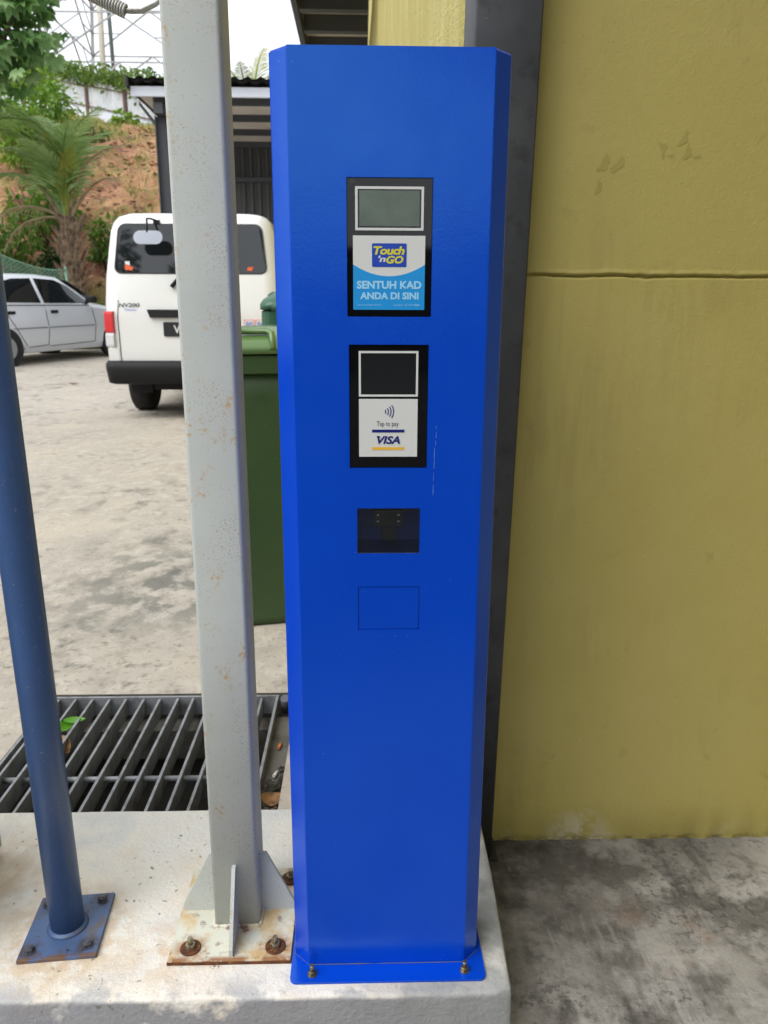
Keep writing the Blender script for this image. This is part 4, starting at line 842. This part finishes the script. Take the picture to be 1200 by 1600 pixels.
# creeper over the fence
b = MB()
for i in range(5200):
    s = rnd.uniform(0, flen); p = fpt(s); lump = .5+.5*fr(s*.55, 1, 4, 4)+.25*fr(s*2, 7, 4, 3)
    h = fbase(s)+1.42+rnd.random()**1.3*(.35+.75*max(0, lump)); off = rnd.uniform(-.35, .35)
    if rnd.random() < .22: h = fbase(s)+1.45-rnd.random()**1.4*1.0*max(0, fr(s*.8+3, 2, 2, 4)+.35); off = .14+rnd.random()*.15
    leaf_into(b, Vector((p.x+nv.x*off, p.y+nv.y*off, h)), rv()+Vector((0, -.3, -.3)), rv()+Vector((0, -.5, .8)), rnd.uniform(.16, .32), rnd.uniform(.12, .22))
stuff(tag(b.build('creeper', 'leaf_vine'), 'leafy green creeper growing over the top of the zinc fence', 'creeper'))

# lattice pylon
PY = thing('lattice_pylon', 'tall galvanised lattice power pylon rising behind the hilltop fence', 'pylon', (-18.8, 76, 15.5))
def member(name, a, c, r, mat): 
    b = MB(); b.tube([a, c], r, 4, False); return b.build(name, mat, PY)
cx, cy, z0 = -19.2, 74, 15.
legs = []
for i, (sx, sy) in enumerate(((-1, -1), (1, -1), (1, 1), (-1, 1))):
    legs.append([Vector((cx+sx*(6.2-.09*(z-z0)), cy+sy*(6.2-.09*(z-z0)), z)) for z in (z0-2, z0+5.2, z0+8.8, z0+12.4, z0+17, z0+22)])
for lg in legs:
    for a, c in zip(lg, lg[1:]): member('leg', a, c, .16, 'galvanised')
for i in range(4):
    p, q_ = legs[i], legs[(i+1) % 4]
    for k in range(len(p)-1):
        m1 = (p[k+1]+q_[k+1])/2; member('brace', p[k+1], q_[k+1], .07, 'galvanised'); member('brace', p[k], m1, .08, 'galvanised'); member('brace', q_[k], m1, .08, 'galvanised')
        m0 = (p[k]+p[k+1])/2; m2 = (q_[k]+q_[k+1])/2; member('brace', m0, (p[k]+m1)/2, .05, 'galvanised'); member('brace', m2, (q_[k]+m1)/2, .05, 'galvanised'); member('brace', m0, (p[k+1]+m1)/2, .05, 'galvanised')
PL = thing('mast_pole', 'slim dark pole standing beside the lattice pylon legs', 'pole', (-20.05, 70, 14))
b = MB(); b.tube([(-20.05, 70, 14), (-20.25, 70, 32)], .16, 8); b.build('shaft', 'galvanised_dark', PL)
PL = thing('mast_pole', 'thick pale tan pole standing beside the lattice pylon legs', 'pole', (-21.05, 70, 14))
b = MB(); b.tube([(-21.08, 70, 14), (-20.7, 70, 32)], .24, 8); b.build('shaft', 'butt_white', PL)

# ------------------------------------------------------------------ palms
def frond_mesh(name, ln, mat, nl=46, lw=.035, ll=.55, arch=.9, droop=.5, rach='frond_yellow'):
    b = MB(); pts = []
    for i in range(15):
        t = i/14; pts.append(Vector((ln*(t-.12*arch*t*t*t), 0, ln*(.42*arch*t-.62*arch*t*t))))
    b.tube(pts, [.022*(1-.85*i/14) for i in range(15)], 5, False)
    for i in range(nl):
        t = .16+.84*i/nl; k = t*14; j = min(13, int(k)); p = pts[j].lerp(pts[j+1], k-j); tg = (pts[j+1]-pts[j]).normalized()
        for s in (-1, 1):
            L_ = ll*sin(pi*min(1, .18+t*.8))**.7*rnd.uniform(.8, 1.1)
            d = (tg*.75+Vector((0, s, 0))+Vector((0, 0, -.25+rnd.uniform(-.2, .25)))).normalized(); q1 = p+d*L_*.55; q2 = q1+(d+Vector((0, 0, -droop*1.4))).normalized()*L_*.45
            w_ = tg*lw
            b.add([p-w_*.4, p+w_*.4, q1+w_*.5, q1-w_*.5, q2], [(0, 1, 2, 3), (3, 2, 4)])
    me = b.mesh(name); me.materials.append(MATS[mat]); return me
FG = frond_mesh('frond', 1.0, 'frond_green', 34, .020, .27, 1.5, .45); FD = frond_mesh('frond', 1.0, 'frond_dry', 24, .010, .18, 1.25, 1.1); FY = frond_mesh('frond', 1.0, 'frond_yellow', 40, .013, .22, .8, .3)
def palm(loc, th, tr, fr_spec, label, seed, group=None):
    T = thing('palm_tree', label, 'palm tree', loc, 0, group); r = random.Random(seed)
    b = MB(); N = 10
    b.tube([(.05*sin(i*.7), .03*cos(i*.9), -.4+(th+.4)*i/N) for i in range(N+1)], [tr*(1.05-.2*i/N) for i in range(N+1)], 10); A = b.build('trunk', 'palm_bark', T, world=False)
    for i in range(34):
        a = i*2.4; z = th*(.15+.85*i/34); b = MB(); p = Vector((cos(a)*tr*.7, sin(a)*tr*.7, z)); d = Vector((cos(a)*.5, sin(a)*.5, 1.0)).normalized(); L_ = r.uniform(.35, .75)
        b.tube([p, p+d*L_*.6, p+d*L_+Vector((cos(a), sin(a), 0))*.05], [.045, .035, .018], 5, False); b.build('leaf_base', 'palm_bark', A, world=False)
    for (az, el, ln, me) in fr_spec:
        q = Quaternion((0, 0, 1), az) @ Quaternion((0, 1, 0), -el) @ Quaternion((1, 0, 0), r.uniform(-.4, .4))
        inst(me, 'frond', T, (cos(az)*.08, sin(az)*.08, th-.05), q, ln)
    return T
spec = []
for az, el, ln in ((200, 72, 2.6), (165, 60, 2.7), (120, 80, 2.5), (60, 70, 2.6), (20, 78, 2.6), (250, 65, 2.2), (300, 80, 2.4), (185, 40, 2.3), (95, 55, 2.6), (228, 82, 2.8), (350, 84, 2.8), (140, 88, 2.8)):
    spec.append((radians(az), radians(el), ln, FG))
spec += [(radians(-5), radians(60), 2.5, FD), (radians(-25), radians(35), 2.1, FD), (radians(185), radians(5), 2.0, FD), (radians(300), radians(70), 1.7, FY), (radians(265), radians(85), 1.9, FY), (radians(195), radians(-20), 1.9, FD)]
palm((-6.62, 18.6, hz(-6.62, 18.6)), 2.45, .22, spec, 'palm with arching fronds and shaggy trunk at the foot of the slope', 4)
spec2 = [(radians(a), radians(e_), l_, FG) for a, e_, l_ in ((80, 78, 3.0), (60, 50, 2.8), (130, 58, 3.0), (200, 40, 2.8), (280, 45, 2.6), (340, 55, 2.8), (20, 35, 2.8), (240, 75, 2.6))]
palm((-8.9, 17.9, hz(-8.9, 17.9)), 3.7, .20, spec2, 'tall palm behind the big leaved tree, fronds over the chain link fence', 9)
spec3 = [(radians(a), radians(e_), l_, FY) for a, e_, l_ in ((80, 88, 2.6), (190, 74, 2.2), (10, 60, 2.2), (260, 50, 2.3), (310, 70, 2.0), (140, 40, 2.2))]
palm((-2.85, 23.0, hz(-2.85, 23.0)), 5.75-hz(-2.85, 23.0), .14, spec3, 'distant palm whose frond tip shows above the shed roof', 6)

# ------------------------------------------------------------------ big leaved tree on the left
BT = thing('broadleaf_tree', 'tree with large drooping lobed leaves hanging over the slope', 'tree', (-8.0, 17.6, hz(-8.0, 17.6)-.1))
b = MB(); base = wloc(BT)
trunks = [[(-8.0, 17.6, base.z), (-7.9, 17.55, 2.6), (-7.75, 17.5, 4.2), (-7.6, 17.3, 6.0), (-7.5, 17.1, 8.2)], [(-7.75, 17.5, 4.2), (-7.3, 17.1, 5.6), (-6.7, 16.9, 6.6), (-6.3, 16.8, 7.4)], [(-7.6, 17.3, 6.0), (-8.4, 17.0, 7.0), (-9.2, 16.9, 7.8)], [(-7.8, 17.5, 3.8), (-8.6, 17.2, 5.2), (-9.4, 17.1, 6.2)]]
for k, t in enumerate(trunks): b.tube(t, [(.13 if k == 0 else .07)*(1-.2*i) for i in range(len(t))], 8)
TR = b.build('trunk', 'bark', BT)
lb = MB()
for j in range(7):       # a lobed leaf: five pointed lobes round the stalk
    a = radians(-120+40*j); ln = (.55, .78, .95, 1.05, .95, .78, .55)[j]; w_ = .17
    d = Vector((cos(a-pi/2+pi/2), sin(a), 0)); s_ = Vector((-d.y, d.x, 0))
    lb.add([(0, 0, 0), d*ln*.55+s_*w_*1.2+Vector((0, 0, .03)), d*ln+Vector((0, 0, -.16*ln)), d*ln*.55-s_*w_*1.2+Vector((0, 0, .03)), d*ln*.5+Vector((0, 0, -.01))], [(0, 4, 1), (1, 4, 2), (2, 4, 3), (3, 4, 0)], True)
lm1 = lb.mesh('leaf'); lm1.materials.append(MATS['leaf_big']); lm2 = lm1.copy(); lm2.materials[0] = MATS['leaf_big_dark']
b = MB()
for c, r, n in (((-7.4, 17.3, 7.2), (1.3, .8, 1.0), 700), ((-8.3, 17.3, 6.2), (1.2, .8, 1.2), 700), ((-6.95, 17.2, 6.3), (.6, .6, .7), 260), ((-9.3, 17.3, 7.2), (1.4, .8, 1.4), 500), ((-7.7, 17.4, 8.6), (1.6, 1, .9), 500)): clump(b, c, r, n, .26, .18)
CWN = b.build('crown', 'leaf_big_dark', BT)
cbase = wloc(CWN)
for i in range(270):
    while True:
        X = rnd.uniform(-8.9, -5.9); Z = rnd.uniform(4.9, 8.0)
        edge = -6.18+.35*fr(Z*1.3, 2, 1)-.75*sstep(6.0, 5.1, Z)+.15
        if X < edge and Z > 5.12+.35*fr(X*2, 4, 4): break
    Y = 16.9+rnd.uniform(-.5, .7); d = Vector((rnd.gauss(0, .4), -.55+rnd.gauss(0, .3), -.75+rnd.gauss(0, .3))).normalized()
    nrm = (Vector((rnd.gauss(0, .35), -.8, .65))+rv()*.25); nrm = (nrm-d*nrm.dot(d)).normalized(); s_ = nrm.cross(d)
    mt = Matrix((d, s_, nrm)).transposed(); inst(lm1 if rnd.random() < .62 else lm2, 'leaf', CWN, Vector((X, Y, Z))-cbase, mt.to_quaternion(), rnd.uniform(.20, .34))

b = MB()
for k in range(16): clump(b, (-7.93+rnd.uniform(-.08, .08), 17.45, 1.6+k*.17), (.17, .14, .16), 26, .13, .08)
b.build('ivy', 'leaf_dark', BT)
# ------------------------------------------------------------------ behind the camera: unseen wall and trees added for reflections
PW = thing('reflection_wall', 'unseen grey wall added across the lane for reflections', 'wall', (0, -14, LZ))
b = MB(); b.box(-30, 30, -14.2, -14.0, LZ, 2.2); b.build('panel', 'shed_wall', PW)
b = MB(); b.box(-30, 30, -14.26, -13.94, 2.202, 2.30); b.build('coping', 'drain_concrete', PW)
for k, (x, y, h, r) in enumerate(((-9.8, -17, 14.5, 3.6), (6.2, -22, 6.2, 2.6), (11.5, -20, 9.0, 3.6), (-20, -20, 9, 4))):
    T = thing('reflection_tree', ('tallest unseen leafy tree behind the added wall', 'lowest unseen leafy tree behind the added wall', 'unseen leafy tree behind the added wall on the olive building side', 'broad unseen leafy tree behind the added wall, far from the olive building')[k], 'tree', (x, y, LZ), 0, 'unseen trees behind the added wall')
    b = MB(); b.tube([(0, 0, 0), (.1, 0, h*.4), (0, .1, h*.8)], [.25, .2, .08], 8); b.build('trunk', 'bark', T, world=False); b = MB()
    for _ in range(12):
        d = rv(); c = Vector((d.x*r*.8, d.y*r*.8, h*.68+d.z*h*.26)); clump(b, c, (r*.42, r*.42, r*.36), 110 if h < 10 else 260, .5, .3)
    b.build('crown', 'leaf_dark', T, world=False)

# ------------------------------------------------------------------ shrubs, grass, log, chain-link fence
def shrub(x, y, r, n, mat, label, ln=.16, wd=.08, up=.6, group=None, z=None):
    z0 = hz(x, y) if z is None else z
    T = thing('shrub', label, 'shrub', (x, y, z0), 0, group)
    b = MB()
    for k in range(5):
        a = k*1.3+x; b.tube([(0, 0, -.1), (cos(a)*r*.3, sin(a)*r*.3, r*up*.6), (cos(a)*r*.7, sin(a)*r*.7, r*up*1.2)], [.03, .02, .008], 5)
    b.build('stem', 'bark', T, world=False); b = MB()
    for k in range(max(4, n//60)):
        d = rv(); c = Vector((d.x*r*.75, d.y*r*.6, r*up+d.z*r*.55)); rr = r*rnd.uniform(.25, .45); clump(b, c, (rr, rr, rr), 60, ln, wd)
    b.build('foliage', mat, T, world=False); return T
shrub(-6.35, 20.3, .6, 460, 'leaf_mid', 'bright green shrub on the slope just past the shaggy palm trunk', .19, .11, 1.2)
shrub(-6.75, 17.75, .38, 260, 'leaf_lime', 'small yellow green fern bush hugging the palm trunk', .14, .06, 1.6, None, hz(-6.75, 17.75)+.75)
shrub(-7.75, 18.1, .6, 380, 'leaf_dark', 'dark shrub under the big leaved tree', .16, .09, 2.0)
shrub(-7.0, 19.3, .7, 460, 'leaf_dark', 'dark bush growing out of the slope behind the palm', .17, .09, 1.3)
shrub(-8.2, 21.2, 1.0, 800, 'leaf_mid', 'leafy bush higher up the slope behind the palm crown', .2, .11, 1.2)
shrub(-9.6, 25.0, 1.3, 900, 'leaf_mid', 'broad green bush below the left end of the visible zinc fence', .24, .13, 1.0)
shrub(-14.1, 31.0, 1.9, 1300, 'leaf_vine', 'tall mixed green thicket below the zinc fence', .3, .16, 1.0)
shrub(-11.6, 41.5, .6, 300, 'leaf_lime', 'low lime green bush at the foot of the zinc fence', .3, .17, .5)
shrub(-9.5, 24.0, 1.0, 800, 'leaf_lime', 'light green bush on the slope between the palm crown and the broadleaf tree', .22, .12, 1.0)
shrub(-10.6, 28.2, 1.3, 900, 'leaf_lime', 'pale green bush on the upper slope below the zinc fence', .26, .14, 1.0)
shrub(-8.6, 19.6, .9, 700, 'leaf_mid', 'fresh green bush beside the ivy covered trunk', .2, .11, 1.6)
shrub(-8.6, 27.0, .55, 260, 'leaf_vine', 'scrubby olive bush on the bare upper slope', .2, .08, .7)
shrub(-7.4, 17.55, .5, 420, 'leaf_mid', 'low green bush growing through the chain link fence', .15, .09, .9)
shrub(-8.3, 17.45, .5, 420, 'leaf_mid', 'green bush behind the chain link fence below the tree trunk', .15, .09, 1.1)
shrub(-6.05, 17.7, .32, 200, 'leaf_lime', 'little lime weed beside the dark stump at the slope foot', .14, .06, .8)
b = MB()
for i in range(13000):
    if i < 4200: x = rnd.uniform(-7.6, -3.9); y = rnd.uniform(17.0, 18.7); 
    elif i < 7200: x = rnd.uniform(-13, -5); y = rnd.uniform(33, 43.5)
    else: x = rnd.uniform(-9.5, -3.9); y = rnd.uniform(19, 33)
    if i >= 7200 and fr(x*.6, y*.35, 9, 4) < .08: continue
    z = hz(x, y); h = rnd.uniform(.06, .2)*(1.6 if y > 30 else 1); a = rnd.uniform(0, 6.28); s_ = Vector((cos(a), sin(a), 0))*h*.12
    p = Vector((x, y, z-.02)); tip = p+Vector((rnd.gauss(0, .4)*h, rnd.gauss(0, .4)*h, h)); b.add([p-s_, p+s_, tip], [(0, 1, 2)])
stuff(tag(b.build('grass', 'grass'), 'patchy grass on the foot and top of the earth slope', 'grass'))
b = MB()
for i in range(1000):       # loose clods and stones on the cut face
    x = rnd.uniform(-9.5, -3.9); y = 18.6+rnd.random()**1.4*16; r = rnd.uniform(.02, .08)*(1+.6*(y > 24)); c = Vector((x, y, hz(x, y)+r*.15))
    P6 = [c+Vector(v)*r*rnd.uniform(.6, 1.3) for v in ((1, 0, 0), (0, 1, 0), (-1, 0, 0), (0, -1, 0), (0, 0, .8), (0, 0, -.8))]
    b.add(P6, [(0, 1, 4), (1, 2, 4), (2, 3, 4), (3, 0, 4), (1, 0, 5), (2, 1, 5), (3, 2, 5), (0, 3, 5)])
stuff(tag(b.build('earth_clods', 'clay'), 'loose clods and stones on the bare earth slope', 'clods'))
for k in range(9):          # exposed roots
    x = -8.2+.5*k+rnd.uniform(-.2, .2); y = 18.9+rnd.uniform(0, 2.2); pts = []; a = rnd.uniform(-.6, .6)
    for j in range(6): xx, yy = x+j*.22*cos(a), y+j*.12*sin(a*2)-.05*j; pts.append((xx, yy, hz(xx, yy)+.05))
    b = MB(); b.tube(pts, [.03, .028, .025, .02, .015, .008], 5)
    tag(b.build('root', 'mud_wood'), 'thin bare dark root lying on the eroded earth slope', 'root', 'roots on the earth slope')
LG = thing('log', 'fallen dark log lying on the earth behind the chain link fence', 'log', (-7.4, 18.3, hz(-7.4, 18.3)+.35))
b = MB(); b.tube([(-1.0, 0, .28), (-.4, .02, .14), (.3, 0, -.05), (.9, -.02, -.2)], [.11, .12, .11, .08], 9); b.build('trunk', 'mud_wood', LG, world=False)
ST = thing('stump', 'dark burnt stump standing on the grass at the slope foot', 'stump', (-5.80, 17.75, hz(-5.8, 17.75)))
b = MB(); b.tube([(0, 0, -.1), (-.03, 0, .3), (-.10, 0, .52)], [.11, .09, .06], 7); b.tube([(.18, 0, -.1), (.12, 0, .2), (.05, 0, .4)], [.07, .06, .04], 7); b.build('trunk', 'mud_wood', ST, world=False)
CF = thing('chain_link_fence', 'sagging green chain link fence between the car and the slope', 'fence', (-7.2, 17.05, gz(17)))
pa3, pb3 = Vector((-10.5, 17.0)), Vector((-6.25, 17.25)); fl = (pb3-pa3).length; fd = (pb3-pa3).normalized()
def ftop(s): return 2.32-.40*sstep(fl-2.0, fl, s)-.06*sin(s*2.2)
b = MB(); n_ = int(fl/.085)
def fp(s, h): p = pa3+fd*s; zb = .22; zt = ftop(s); return Vector((p.x+.05*fr(s, h*2, 1), p.y+.08*fr(s*.8, h, 3)+.12*sin(h*pi)*sstep(fl-1.6, fl, s), zb+(zt-zb)*h))
R_ = 24
for i in range(-R_, n_+1):
    for sg in (1, -1):
        pts = []
        for k in range(0, R_+1, 2):
            s = (i+k)*.085 if sg > 0 else (i+R_-k)*.085
            if 0 <= s <= fl: pts.append(fp(s, k/R_))
        if len(pts) > 1: b.tube(pts, .0075, 3, False, False)
b.build('wire_mesh', 'mesh_green', CF)['kind'] = 'stuff'
for s in (.3, 2.35, fl-.03):
    b = MB(); p = fp(s, 0); q_ = fp(s, 1); b.tube([(p.x, p.y+.03, .1), (q_.x, q_.y+.03, q_.z+.06)], .03, 8); b.build('post', 'mesh_green', CF)
b = MB(); b.tube([fp(fl*i/20, 1.0) for i in range(21)], .010, 5); b.build('top_wire', 'mesh_green', CF)
